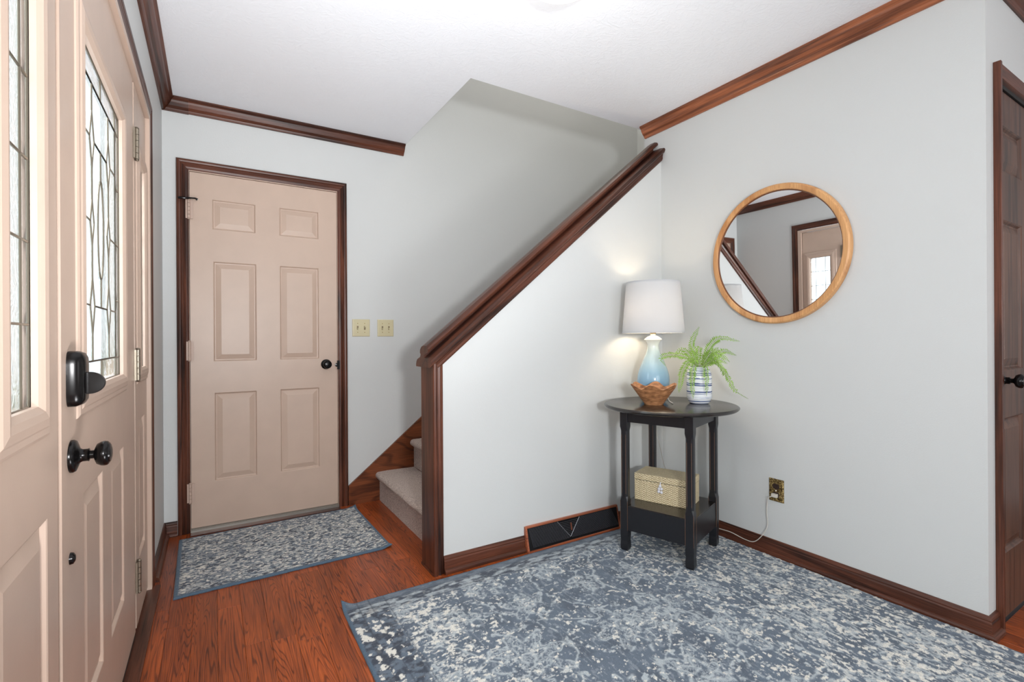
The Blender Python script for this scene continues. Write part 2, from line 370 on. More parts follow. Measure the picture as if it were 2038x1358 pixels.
def slab(name, P, w, h, holes, through, mat, parent, th=.04):
    xs = sorted({0, w}|{q[0] for q in holes}|{q[1] for q in holes}); zs = sorted({0, h}|{q[2] for q in holes}|{q[3] for q in holes})
    v = []; f = []; idx = {}
    def vi(a, b, c):
        k = (round(a, 5), round(b, 5), round(c, 5))
        if k not in idx: idx[k] = len(v); v.append(P(a, b, c))
        return idx[k]
    for i in range(len(xs)-1):
        for j in range(len(zs)-1):
            a0, a1, c0, c1 = xs[i], xs[i+1], zs[j], zs[j+1]; mx, mz = (a0+a1)/2, (c0+c1)/2
            inh = any(q[0] < mx < q[1] and q[2] < mz < q[3] for q in holes)
            inth = any(q[0] < mx < q[1] and q[2] < mz < q[3] for q in through)
            if not inh: f.append((vi(a0, 0, c0), vi(a1, 0, c0), vi(a1, 0, c1), vi(a0, 0, c1)))
            if not inth: f.append((vi(a0, -th, c1), vi(a1, -th, c1), vi(a1, -th, c0), vi(a0, -th, c0)))
    for i in range(len(xs)-1):
        for c in (0, h): f.append((vi(xs[i], 0, c), vi(xs[i+1], 0, c), vi(xs[i+1], -th, c), vi(xs[i], -th, c)))
    for j in range(len(zs)-1):
        for a in (0, w): f.append((vi(a, 0, zs[j]), vi(a, 0, zs[j+1]), vi(a, -th, zs[j+1]), vi(a, -th, zs[j])))
    return mesh(name, v, f, mat, parent)
def loops(name, P, q, prof, mat, parent, fill=True, smooth=False):
    """nested rectangles: prof = (inset, height)"""
    v = []; f = []
    for ins, hh in prof:
        a0, a1, c0, c1 = q[0]+ins, q[1]-ins, q[2]+ins, q[3]-ins
        v += [P(a0, hh, c0), P(a1, hh, c0), P(a1, hh, c1), P(a0, hh, c1)]
    for i in range(len(prof)-1):
        for k in range(4): f.append((i*4+k, i*4+(k+1) % 4, i*4+4+(k+1) % 4, i*4+4+k))
    if fill: n = (len(prof)-1)*4; f.append((n, n+1, n+2, n+3))
    return mesh(name, v, f, mat, parent, recalc=True)
PANEL = [(0, 0), (.003, -.0015), (.007, -.009), (.012, -.0095), (.017, -.008), (.040, -.0015), (.043, -.0015)]
GFRAME = [(-.058, 0), (-.056, .003), (-.050, .006), (-.040, .0065), (-.036, .009), (-.022, .012), (-.010, .010), (-.004, .006), (0, .003), (0, -.006)]
def knob(parent, C, n, rr=.033, kr=.0255, reach=.062, mat=None, name='door_knob'):
    mb = MB(); mb.lathe(C, n, [(0, 0), (rr, 0), (rr, .004), (rr*.93, .008), (rr*.70, .011), (rr*.45, .014), (.0125, .018), (.0125, .026), (.0135, .028), (.0085, .030), (.0085, .036),
        (.012, reach-.026), (kr*.82, reach-.022), (kr*.97, reach-.015), (kr, reach-.010), (kr*.96, reach-.005), (kr*.82, reach-.002), (kr*.74, reach-.003), (kr*.70, reach), (kr*.4, reach+.002), (0, reach+.003)], 32)
    return sharp(mb.build(name, mat or M_blackmetal, parent), .9)
def hinge(parent, C, ux, un, h=.1, mat=None):
    """C = knuckle centre; leaf plates each side"""
    C = Vector(C); ux = Vector(ux); un = Vector(un); mat = mat or M_hingeplate
    mb = MB(); mb.fbox(C, ux, un, V(0, 0, 1), -.020, .020, -.009, -.003, -h/2, h/2)
    hg = mb.build('hinge', mat, parent)
    mb = MB()
    for k in range(5):
        z = -h/2+k*h/5; mb.lathe(C+V(0, 0, z+.0008), (0, 0, 1), [(0, 0), (.0072, 0), (.0072, h/5-.0016), (0, h/5-.0016)], 12)
    for z, s in ((h/2, 1), (-h/2, -1)): mb.lathe(C+V(0, 0, z), (0, 0, s), [(0, 0), (.006, 0), (.0078, .002), (.005, .006), (0, .007)], 12)
    sharp(mb.build('knuckle', mat, hg)); return hg
SIX = [(.108, .332, 1.710, 1.885), (.461, .690, 1.710, 1.885), (.112, .335, .945, 1.525), (.462, .690, .945, 1.525), (.115, .334, .252, .763), (.462, .690, .252, .763)]

# garage-side tan door
d1 = struct(thing('door_1', loc=(.287, D, 0)), 'tan six panel door with dark casing on the back wall')
P = frame_pt((-.113, D+.001, .022), (1, 0, 0), (0, -1, 0))
slab('door_leaf', P, .800, 2.026, SIX, [], M_tan, d1, .035)
for q in SIX: loops('panel', P, q, PANEL, M_tan, d1)
casing3(d1, (-.176, D, 0), (1, 0, 0), (0, -1, 0), .926, 2.114)
mb = MB(); mb.box(-.1198, -.1155, D-.006, D+.05, .0, 2.0555); mb.box(.6890, .6938, D-.006, D+.05, .0, 2.0555); mb.box(-.1155, .6890, D-.006, D+.05, 2.0505, 2.0555)
mb.build('door_jamb', M_tan, d1)
knob(d1, (.618, D+.001, .931), (0, -1, 0), .032, .026, .06)
mb = MB(); mb.lathe((.683, D-.007, .925), (0, -1, 0), [(0, 0), (.012, 0), (.012, .004), (0, .006)], 16); mb.box(.684, .700, D-.014, D-.004, .897, .953); mb.build('latch_plate', M_blackmetal, d1)
for z in (1.833, 1.030, .226):
    hg = hinge(d1, (-.1165, D-.016, z), (1, 0, 0), (0, -1, 0), .106, M_paintedhinge)
mb = MB(); mb.tube([(-.165, D-.045, 1.882), (-.150, D-.046, 1.884), (-.128, D-.047, 1.884), (-.115, D-.043, 1.888), (-.085, D-.028, 1.893), (-.075, D-.024, 1.888)], [.006, .007, .006, .0045, .0045, .007], 8)
mb.lathe((-.1165, D-.016, 1.888), (0, 0, 1), [(0, 0), (.009, 0), (.009, .008), (0, .009)], 12); mb.tube([(-.1165, D-.018, 1.892), (-.118, D-.046, 1.884)], .005, 6)
sharp(mb.build('hinge_stop', M_blackmetal, d1))
mb = MB(); mb.box(-.115, .688, D-.030, D+.05, .004, .016); mb.box(-.115, .688, D-.012, D+.0, .016, .021); mb.box(-.116, .690, D-.030, D-.024, .016, .019)
mb.build('threshold', M_alu, d1)
box('sill_board', -.116, .690, D-.075, D-.030, .0, .008, M_trim[0], d1, bevel=.002)

# front door and its two sidelights on the left wall
O0 = (XS, 0, 0); P = frame_pt(O0, (0, 1, 0), (1, 0, 0))
d2 = struct(thing('door_2', loc=(XS, 1.74, 0)), 'tan entrance door with leaded half glass on the left wall')
ZB, ZT = .985, 1.79          # glass opening
def leaf(parent, y0, y1, glass, panels, z0=.03, z1=2.045):
    Q = frame_pt((XS, y0, z0), (0, 1, 0), (1, 0, 0))
    rel = lambda q: (q[0]-y0, q[1]-y0, q[2]-z0, q[3]-z0)
    gl = rel(glass); ps = [rel(p) for p in panels]
    slab('door_leaf', Q, y1-y0, z1-z0, [gl]+ps, [gl], M_tan, parent, .040)
    for p in ps: loops('panel', Q, p, PANEL, M_tan, parent)
    loops('glass_frame', Q, gl, GFRAME, M_tan, parent, fill=False)
    # reveal to the outside
    loops('outer_frame', Q, gl, [(0, -.0145), (0, -.040), (-.05, -.042)], M_tan, parent, fill=False)
    return Q, gl
def glazing(parent, Q, gl, polys, bev):
    w = gl[1]-gl[0]; h = gl[3]-gl[2]; came = MB(); done = set()
    for pts, kind in polys:
        pp = [(gl[0]+u*w, gl[2]+v*h) for u, v in pts]
        cx = sum(p[0] for p in pp)/len(pp); cz = sum(p[1] for p in pp)/len(pp)
        g = .0012; ip = [(p[0]+(cx-p[0])*g/max(.01, abs(cx-p[0])+abs(cz-p[1])), p[1]+(cz-p[1])*g/max(.01, abs(cx-p[0])+abs(cz-p[1]))) for p in pp]
        n = len(ip); fr = -.009; bk = -.014
        if kind == 'b':   # bevelled pane: raised centre
            k2 = [(p[0]+(cx-p[0])*.3, p[1]+(cz-p[1])*.3) for p in ip]
            v = [Q(a, bk, c) for a, c in ip]+[Q(a, fr-.002, c) for a, c in ip]+[Q(a, fr, c) for a, c in k2]
            f = [tuple(range(n-1, -1, -1))]+[(i, (i+1) % n, (i+1) % n+n, i+n) for i in range(n)]+[(i+n, (i+1) % n+n, (i+1) % n+2*n, i+2*n) for i in range(n)]+[tuple(range(2*n, 3*n))]
        else:
            v = [Q(a, bk, c) for a, c in ip]+[Q(a, fr-.001, c) for a, c in ip]
            f = [tuple(range(n-1, -1, -1))]+[(i, (i+1) % n, (i+1) % n+n, i+n) for i in range(n)]+[tuple(range(n, 2*n))]
        mesh('pane', v, f, M_bevglass if kind == 'b' else M_glass, parent)
        for i in range(n):
            a, b_ = pp[i], pp[(i+1) % n]; key = tuple(sorted([(round(a[0], 4), round(a[1], 4)), (round(b_[0], 4), round(b_[1], 4))]))
            if key in done: continue
            done.add(key); came.tube([Q(a[0], -.009, a[1]), Q(b_[0], -.009, b_[1])], .0023, 6)
    came.build('lead_came', M_came, parent)
G2 = (1.415, 1.965, ZB, ZT)
Q, gl = leaf(d2, 1.24, 2.235, G2, [(1.420, 1.64, .258, .755), (1.755, 1.985, .258, .755)])
bw, bh = .10, .07; polys = []
def rect(u0, u1, v0, v1): return [(u0, v0), (u1, v0), (u1, v1), (u0, v1)]
for v0, v1 in ((0, bh), (1-bh, 1)):
    for u0, u1 in ((0, bw), (bw, .5), (.5, 1-bw), (1-bw, 1)): polys.append((rect(u0, u1, v0, v1), 'b'))
for u0, u1 in ((0, bw), (1-bw, 1)):
    for k in range(4): polys.append((rect(u0, u1, bh+k*(1-2*bh)/4, bh+(k+1)*(1-2*bh)/4), 'b'))
def T(u, v): return (.5+u*(.5-bw), bh+v*(1-2*bh))
ell = [(.17*math.sin(2*PI*k/24), .5+.19*math.cos(2*PI*k/24)) for k in range(24)]
shapes = [([(-.5, 0), (.5, 0), (.5, .10), (.38, .2), (-.38, .2), (-.5, .10)], 't'), ([(-.5, 1), (-.5, .9), (-.38, .8), (.38, .8), (.5, .9), (.5, 1)], 't'), (ell, 'b')]
for s in (1, -1):
    shapes.append(([(s*.5, .10), (s*.62, .2), (s*.5, .30), (s*.38, .2)], 'b')); shapes.append(([(s*.5, .70), (s*.62, .8), (s*.5, .9), (s*.38, .8)], 'b'))
    shapes.append(([(s*.5, 0), (s, 0), (s, .2), (s*.62, .2), (s*.5, .10)], 't')); shapes.append(([(s*.5, 1), (s, 1), (s, .8), (s*.62, .8), (s*.5, .9)], 't'))
    shapes.append(([(s*.5, .42), (s*.6, .5), (s*.5, .58), (s*.4, .5)], 'b'))
    shapes.append(([(s*.62, .2), (s, .2), (s, .5), (s*.6, .5), (s*.5, .42), (s*.5, .30)], 't')); shapes.append(([(s*.6, .5), (s, .5), (s, .8), (s*.62, .8), (s*.5, .70), (s*.5, .58)], 't'))
    half = [(s*.17*math.sin(PI*k/12), .5+.19*math.cos(PI*k/12)) for k in range(13)]
    shapes.append(([(0, .8)]+half+[(0, .2), (s*.38, .2), (s*.5, .30), (s*.5, .42), (s*.4, .5), (s*.5, .58), (s*.5, .70), (s*.38, .8)], 't'))
polys += [([T(u, v) for u, v in p], k) for p, k in shapes]
glazing(d2, Q, gl, polys, .003)
# lock, knob, small oval cover, hinges
yb = 1.308
v = []; prof = [(.034, .056, 0), (.034, .056, .012), (.030, .052, .021), (.021, .044, .026), (.010, .03, .027)]
mb = MB()
rings = []
for wy, hz, dx in prof:
    n = 28; r_ = []
    for k in range(n):
        a = 2*PI*k/n; ca, sa = math.cos(a), math.sin(a); e = .35
        yy = wy*math.copysign(abs(ca)**e, ca); zz = hz*math.copysign(abs(sa)**e, sa)*(1-.12*(abs(ca)**2)); r_.append((XS+dx, yb+yy, 1.016+zz))
    rings.append(r_)
for r_ in rings: mb.v += r_
n = 28
for i in range(len(rings)-1):
    for k in range(n): mb.f.append((i*n+k, i*n+(k+1) % n, (i+1)*n+(k+1) % n, (i+1)*n+k))
mb.f.append(tuple((len(rings)-1)*n+k for k in range(n)))
lk = sharp(mb.build('deadbolt_housing', M_blackmetal, d2), .7)
mb = MB(); pts = []
for k in range(17):
    a = -PI/2+PI*k/16; pts.append((XS+.030+.026*math.cos(a), 1.006+.0225*math.sin(a)))
pts = [(XS+.024, 1.006-.0225)]+pts+[(XS+.024, 1.006+.0225)]
n = len(pts); vv = [(x_, yb-.004, z_) for x_, z_ in pts]+[(x_, yb+.004, z_) for x_, z_ in pts]
mesh('thumb_turn', vv, [tuple(range(n-1, -1, -1)), tuple(range(n, 2*n))]+[(i, (i+1) % n, (i+1) % n+n, i+n) for i in range(n)], M_blackmetal, lk, bevel=.0012)
knob(d2, (XS, 1.312, .858), (1, 0, 0), .033, .0255, .063)
mb = MB(); mb.lathe((XS, 1.300, .655), (1, 0, 0), [(0, 0), (.012, 0), (.011, .005), (.006, .008), (0, .009)], 20); sharp(mb.build('peg_cover', M_blackmetal, d2))
for z in (1.815, 1.002, .225): hinge(d2, (XS+.010, 2.252, z), (0, 1, 0), (1, 0, 0), .112)
box('door_sweep', XS-.02, XS-.001, 1.24, 2.235, .012, .030, M_dark, d2)

def sidelight(name, y0, y1, gy, py, lab):
    s_ = struct(thing(name, loc=(XS, (y0+y1)/2, 0)), lab)
    Q, gl = leaf(s_, y0, y1, (gy[0], gy[1], ZB, ZT), [(py[0], py[1], .258, .785)])
    pl = []; us = (0, .26, .74, 1)
    for j in range(6):
        for i in range(3): pl.append((rect(us[i], us[i+1], j/6, (j+1)/6), 't' if i == 1 else 'b'))
    glazing(s_, Q, gl, pl, .003); return s_
sidelight('window_1', .83, 1.212, (.942, 1.085), (.90, 1.145), 'near sidelight with leaded glass left of the entrance door')
sidelight('window_2', 2.262, 2.615, (2.365, 2.545), (2.35, 2.535), 'far sidelight with leaded glass by the entrance door hinges')
fr = struct(thing('trim_6', loc=(XS, 1.7, 0)), 'tan frame and dark casing around the entrance door and sidelights')
mb = MB()
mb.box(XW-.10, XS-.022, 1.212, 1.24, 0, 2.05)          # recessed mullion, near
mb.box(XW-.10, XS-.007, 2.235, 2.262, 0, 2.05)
mb.build('mullion', M_tan_shade, fr)
mb = MB(); mb.box(XW-.10, XC-.004, 2.620, 2.652, 0, 2.075); mb.box(XW-.10, XC-.004, .79, .825, 0, 2.075); mb.box(XW-.10, XC-.004, .825, 2.620, 2.050, 2.075)
mb.build('jamb', M_tan, fr)
casing3(fr, (XW, .735, 0), (0, 1, 0), (1, 0, 0), 1.975, 2.135, .058, None, (XC-XW)/.020)
box('wood_sill', XS-.06, XW+.035, .735, 2.655, 0, .014, M_trim[1], fr, bevel=.003)
# outside the entrance: open porch, hedge
porch = struct(box('floor_porch', -2.2, XW-.12, -.6, 4.2, -.14, -.05, plain('porch_concrete', srgb(170, 168, 162), .9, bstr=.3, bscale=60)))
def hedge(name, cx, cy, sx, sy, sz, label):
    mb = MB(); rs = random.Random(3)
    for k in range(1500):
        p = Vector((rs.gauss(0, 1), rs.gauss(0, 1), rs.gauss(0, 1))).normalized()*rs.uniform(.85, 1)
        c = Vector((cx+p.x*sx, cy+p.y*sy, -.05+sz+p.z*sz)); a = Vector((rs.gauss(0, 1), rs.gauss(0, 1), rs.gauss(0, 1))).normalized(); b = a.orthogonal().normalized()
        mb.add([c-a*.05, c+b*.025, c+a*.05, c-b*.025], [(0, 1, 2, 3)])
    o = mb.build(name, plain('hedge_leaves', srgb(120, 150, 110), .7), recalc=False); return o
h1 = hedge('hedge', -1.75, 3.6, .4, 1.6, .55, ''); tag(h1, 'leafy green hedge seen blurred through the entrance glass', 'hedge')

# dark stained door on the right
d3 = struct(thing('door_3', loc=(2.88, YE, 0)), 'dark stained six panel door at the right edge')
P = frame_pt((2.478, YE+.004, .012), (1, 0, 0), (0, -1, 0))
SIX3 = [(.075, .335, 1.710, 1.885), (.440, .700, 1.710, 1.885), (.075, .335, .945, 1.525), (.440, .700, .945, 1.525), (.075, .335, .245, .763), (.440, .700, .245, .763)]
slab('door_leaf', P, .775, 2.015, SIX3, [], M_rdoor, d3, .035)
PANEL3 = [(0, 0), (.004, -.003), (.010, -.011), (.016, -.012), (.020, -.010), (.045, -.002), (.048, -.002)]
for q in SIX3: loops('panel', P, q, PANEL3, M_rdoor, d3)
mb = MB(); mb.box(2.458, 2.476, YE-.022, YE+.0, 0, 2.100); mb.box(3.255, 3.31, YE-.022, YE, 0, 2.100)
mb.build('casing_side', M_trim[2], d3, bevel=.002)
molding('casing_head', [(0, 0), (0, .014), (.012, .022), (.03, .018), (.05, .014), (.056, 0)], (2.476, YE, 2.100), (3.255, YE, 2.100), (0, 0, -1), (0, -1, 0), M_trim[0], d3)
box('jamb_head', 2.476, 3.255, YE-.002, YE+.09, 2.030, 2.045, M_dark, d3)  # head jamb coloured near-black for the shadow in its recess
knob(d3, (2.508, YE-.002, .925), (0, -1, 0), .031, .026, .066)

# ------------------------------------------------------------------ stairs
st = thing('staircase', 'beige carpeted stairs climbing to the right behind the half wall', 'staircase', (1.6, 2.78, 0))
m, nt, b = newmat('beige_carpet'); b.inputs['Roughness'].default_value = 1; b.inputs['Specular IOR Level'].default_value = .1; b.inputs['Sheen Weight'].default_value = .3
n = N(nt, 'ShaderNodeTexNoise'); n.inputs['Scale'].default_value = 210; n.inputs['Detail'].default_value = 4; L(nt, coords(nt, rnd=False), n.inputs['Vector'])
L(nt, ramp(nt, n.outputs[0], [(.3, srgb(120, 100, 92)), (.5, srgb(188, 168, 156)), (.7, srgb(226, 210, 198))]), b.inputs['Base Color']); bump(nt, b, n.outputs[0], 1, .006)
M_carpet = m
rise, run, x0 = .192, .243, .955; YL, YR = YKB+.002, D-.018
for k in range(10):
    zt = rise*(k+1); xr = x0+k*run; zb = rise*k
    pr = []
    r_ = .022
    pr += [(xr, zb), (xr, zt-2*r_-.004)]
    for j in range(9):
        a = -PI/2-PI*j/8; pr.append((xr-.004+r_*math.cos(a)*1.0-.002, zt-r_+r_*math.sin(a)))
    pr += [(xr+.05, zt+.001), (xr+run, zt-.002)]
    pr += [(xr+run, zb)]
    ys = np.linspace(YL, YR, 12); vv = []; rs = random.Random(k)
    for y_ in ys:
        for i, (a, c) in enumerate(pr):
            wob = .0015*math.sin(y_*23+k)+rs.uniform(-.0008, .0008) if 1 < i < len(pr)-1 else 0
            vv.append((a+wob*.5, y_, c+wob))
    n_ = len(pr); ff = [(j*n_+i, j*n_+i+1, (j+1)*n_+i+1, (j+1)*n_+i) for j in range(11) for i in range(n_-1)]
    ff += [(j*n_+n_-1, j*n_, (j+1)*n_, (j+1)*n_+n_-1) for j in range(11)]+[tuple(range(n_)), tuple(range(11*n_, 12*n_))]
    sharp(mesh('carpeted_step', vv, ff, M_carpet, st), 1.1)
# skirt board on back wall
def skz(x): return .126+(x-.752)*.812
vv = []; X0, X1 = .752, XEND-.01
for y_ in (D-.017, D-.0005):
    vv += [(X0, y_, 0.0), (X1, y_, 0.0), (X1, y_, skz(X1)), (X0, y_, skz(X0))]
mesh('skirt_board', vv, [(0, 1, 2, 3), (7, 6, 5, 4), (0, 4, 5, 1), (1, 5, 6, 2), (2, 6, 7, 3), (3, 7, 4, 0)], M_skirt, st)
# post and sloping cap of the half wall
hp = thing('handrail', 'dark wooden post and sloping moulded cap on the half wall', 'handrail', (.88, 2.17, 0))
box('post', .857, .8715, YK-.004, YKB+.006, 0, kz(.86)-.006, M_trim[2], hp, bevel=.0015)
molding('post_casing', [(a*.85, b*.8) for a, b in CAS], (.857, YK, 0), (.857, YK, kz(.857)-.002), (1, 0, 0), (0, -1, 0), M_trim[0], hp, m1=sl)
dX = V(1, 0, sl).normalized(); nX = V(-sl, 0, 1).normalized()
pA = V(.857, YK, kz(.857)); pB = V(W, YK, kz(W))
k90 = sl   # end cuts vertical: shift along slope by tan * b
molding('cap_casing', [(-.0, 0), (0, .014), (.006, .017), (.016, .014), (.026, .015), (.034, .010), (.036, 0)], pA+V(.006, 0, .004), pB, -nX, (0, -1, 0), M_trim[0], hp, m0=-sl*0, m1=sl)
CAPP = [(-.034, .008), (-.028, 0), (.148, 0), (.154, .006), (.154, .016), (.146, .024), (.128, .027), (.112, .030), (.110, .040), (.122, .046), (.124, .056), (.112, .065), (.085, .069), (.050, .068), (.030, .062), (.022, .054), (.024, .047), (.044, .043), (.062, .040), (.062, .030), (.040, .028), (.010, .028), (-.026, .022), (-.034, .015)]
molding('rail_cap', CAPP, pA-dX*.028, pB, (0, 1, 0), nX, M_trim[0], hp, n0=sl*1.3, n1=sl)
box('post_shoe', .853, .8715, YK-.006, YKB+.008, 0, .012, M_trim[2], hp)

# ------------------------------------------------------------------ vent register
vt = thing('vent_register', 'long black baseboard vent in a wooden frame beside the table', 'vent', (1.66, YK, 0))
VX0, VX1, VH, tA, tB = 1.354, 1.988, .124, .012, .040
def vprof(x0, x1, y_in=0, top=VH, name='x'):
    return [(x0, YK, 0), (x1, YK, 0), (x0, YK-tB, 0), (x1, YK-tB, 0), (x0, YK-tA, top), (x1, YK-tA, top), (x0, YK, top), (x1, YK, top)]
FC = [(0, 1, 3, 2), (2, 3, 5, 4), (4, 5, 7, 6), (6, 7, 1, 0), (0, 2, 4, 6), (1, 7, 5, 3)]
M_ventwood = wood('vent_frame_wood', srgb(110, 52, 30), srgb(190, 110, 75), 0, rough=.4)
mesh('side_piece', vprof(VX0, VX0+.010), FC, M_ventwood, vt); mesh('side_piece', vprof(VX1-.010, VX1), FC, M_ventwood, vt)
box('top_rail', VX0+.010, VX1-.010, YK-tA-.004, YK, VH-.007, VH+.001, M_ventwood, vt)
box('bottom_rail', VX0+.010, VX1-.010, YK-tB-.003, YK, 0, .009, M_ventwood, vt)
o_ = V(VX0+.010, YK-tB+.003, .009); e1 = V(1, 0, 0); e2 = V(0, tB-tA-.005, VH-.016); hl = e2.length; e2.normalize(); en = e1.cross(e2)
mb = MB(); mb.fbox(o_, e1, e2, en, 0, VX1-VX0-.020, 0, hl, -.003, 0); grille = mb.build('grille', M_ventblack, vt)
mb = MB(); Lw = VX1-VX0-.020; cxv = .43*Lw
def vb(a, c, h_=.0022, r=.0012):
    mb.tube([o_+e1*a[0]+e2*a[1]+en*h_, o_+e1*c[0]+e2*c[1]+en*h_], r, 4)
yv0, yv1 = .012, hl-.004
s_ = .0
while s_ < Lw-.01:
    a = .006+s_
    # fins lean away from the V
    lean = .0 if a < cxv else .028
    top = (a+(-.012 if a < cxv else lean*-1), yv1); bot = (a+(.006 if a < cxv else .012), yv0)
    # clip with the V (apex at cxv,yv0+.01 ; half width .075 at top)
    hw = lambda y: .072*(y-yv0-.006)/(yv1-yv0)
    if bot[0] > .004 and top[0] > .002 and bot[0] < Lw-.004:
        p0_, p1_ = bot, top; steps = 10; last = None
        for k in range(steps+1):
            y_ = p0_[1]+(p1_[1]-p0_[1])*k/steps; xx = p0_[0]+(p1_[0]-p0_[0])*k/steps
            if abs(xx-cxv) < max(0, hw(y_))+.001: break
            last = (xx, y_)
        if last and last != p0_: vb(p0_, last)
    s_ += .0072
for k in range(9):
    y_ = yv0+.02+k*(yv1-yv0-.02)/9; h2 = .072*(y_-yv0-.006)/(yv1-yv0); vb((cxv-h2, y_), (cxv+h2, y_))
f_ = mb.build('louver_fins', M_ventbar, vt); f_['kind'] = 'stuff'
mb = MB(); vb((cxv, yv0+.006), (cxv-.074, yv1), .003, .0018); vb((cxv, yv0+.006), (cxv+.074, yv1), .003, .0018); mb.build('v_bar', plain('register_v_bar', srgb(140, 140, 146), .35, .4), vt)
mb = MB(); mb.fbox(o_+e1*(cxv+.012)+e2*(hl*.55), e1, e2, en, -.003, .003, -.012, .026, .001, .006); mb.build('damper_lever', plain('copper_lever', srgb(150, 90, 70), .4, .5), vt)

# ------------------------------------------------------------------ rugs (woven relief and colour computed on a fine grid)
def vn(x, y, seed):
    rs = np.random.RandomState(seed); tb = rs.rand(256, 256); xi = np.floor(x).astype(int); yi = np.floor(y).astype(int); fx = x-xi; fy = y-yi
    fx = fx*fx*(3-2*fx); fy = fy*fy*(3-2*fy); g = lambda i, j: tb[(xi+i) & 255, (yi+j) & 255]
    return (g(0, 0)*(1-fx)+g(1, 0)*fx)*(1-fy)+(g(0, 1)*(1-fx)+g(1, 1)*fx)*fy
def fbm(x, y, seed, o=4):
    a = 0; s = 0; w_ = 1
    for k in range(o): a = a+w_*vn(x*2**k+k*17.3, y*2**k+k*5.1, seed+k); s += w_; w_ *= .55
    return a/s
def sst(a, b, x): t = np.clip((x-a)/(b-a), 0, 1); return t*t*(3-2*t)
C_BLUE = np.array(srgb(100, 112, 126)); C_DARK = np.array(srgb(56, 62, 74)); C_LIGHT = np.array(srgb(180, 188, 192)); C_CREAM = np.array(srgb(224, 221, 212)); C_BIND = np.array(srgb(84, 104, 122))
def mixc(a, b, t): return a*(1-t[..., None])+b*t[..., None]
m, nt, b = newmat('rug_wool'); b.inputs['Roughness'].default_value = .95; b.inputs['Specular IOR Level'].default_value = .15; b.inputs['Sheen Weight'].default_value = .15
at = N(nt, 'ShaderNodeAttribute'); at.attribute_name = 'weave'
n1 = N(nt, 'ShaderNodeTexNoise'); n1.inputs['Scale'].default_value = 420; n1.inputs['Detail'].default_value = 2; L(nt, coords(nt, rnd=False), n1.inputs['Vector'])
mr = N(nt, 'ShaderNodeMapRange'); mr.inputs['From Min'].default_value = .3; mr.inputs['From Max'].default_value = .7; mr.inputs['To Min'].default_value = .72; mr.inputs['To Max'].default_value = 1.22; L(nt, n1.outputs[0], mr.inputs[0])
mm = N(nt, 'ShaderNodeVectorMath', operation='SCALE'); L(nt, at.outputs['Color'], mm.inputs[0]); L(nt, mr.outputs[0], mm.inputs['Scale']); L(nt, mm.outputs[0], b.inputs['Base Color'])
bump(nt, b, n1.outputs[0], .6, .002); M_rug = m
def rug(name, x0, x1, y0, y1, step, fn, label, thick=.009, rotz=0, curl=None):
    nx = int((x1-x0)/step)+1; ny = int((y1-y0)/step)+1
    xs = np.linspace(x0, x1, nx); ys = np.linspace(y0, y1, ny); X, Y = np.meshgrid(xs, ys)
    col, hgt = fn(X-x0, y1-Y, x1-x0, y1-y0, X, Y)
    edge = np.minimum(np.minimum(X-x0, x1-X), np.minimum(Y-y0, y1-Y)); Z = thick+hgt*.0016-.004*(1-sst(0, .006, edge))
    if curl is not None: Z = Z+curl(X, Y)
    wx = .003*(vn(Y*3, X*0+.5, 91)-.5)*sst(.5, 0, np.minimum(X-x0, x1-X)); wy = .004*(vn(X*3, Y*0+.5, 92)-.5)*sst(.5, 0, np.minimum(Y-y0, y1-Y))
    Xd = X+wx*2; Yd = Y+wy*2
    top = np.stack([Xd, Yd, Z], -1).reshape(-1, 3)
    rim = np.concatenate([np.arange(nx), np.arange(1, ny)*nx+nx-1, (ny-1)*nx+np.arange(nx-2, -1, -1), np.arange(ny-2, 0, -1)*nx])
    low = top[rim].copy(); low[:, 2] -= thick*.55
    co = np.concatenate([top, low]); org = np.array([(x0+x1)/2, (y0+y1)/2, 0]); co = co-org
    i = np.arange((nx-1)*(ny-1)); a = (i//(nx-1))*nx+i % (nx-1)
    q = np.stack([a, a+1, a+1+nx, a+nx], -1); nr = len(rim); k = np.arange(nr); base = nx*ny
    q2 = np.stack([rim[k], base+k, base+(k+1) % nr, rim[(k+1) % nr]], -1); q = np.concatenate([q, q2])
    nf = len(q)
    me = bpy.data.meshes.new(name); me.vertices.add(len(co)); me.vertices.foreach_set('co', co.ravel()); me.loops.add(nf*4); me.loops.foreach_set('vertex_index', q.ravel().astype(np.int32))
    me.polygons.add(nf); me.polygons.foreach_set('loop_start', (np.arange(nf)*4).astype(np.int32)); me.polygons.foreach_set('loop_total', np.full(nf, 4, np.int32)); me.update(calc_edges=True)
    at_ = me.color_attributes.new('weave', 'FLOAT_COLOR', 'POINT'); cc = np.ones((len(co), 4), np.float32); cc[:nx*ny, :3] = col.reshape(-1, 3); cc[nx*ny:, :3] = C_BIND*.55
    at_.data.foreach_set('color', cc.ravel()); me.polygons.foreach_set('use_smooth', [True]*nf)
    o = bpy.data.objects.new(name, me); COL.objects.link(o); me.materials.append(M_rug); o.location = org; o.rotation_euler.z = rotz
    return tag(o, label, 'rug')
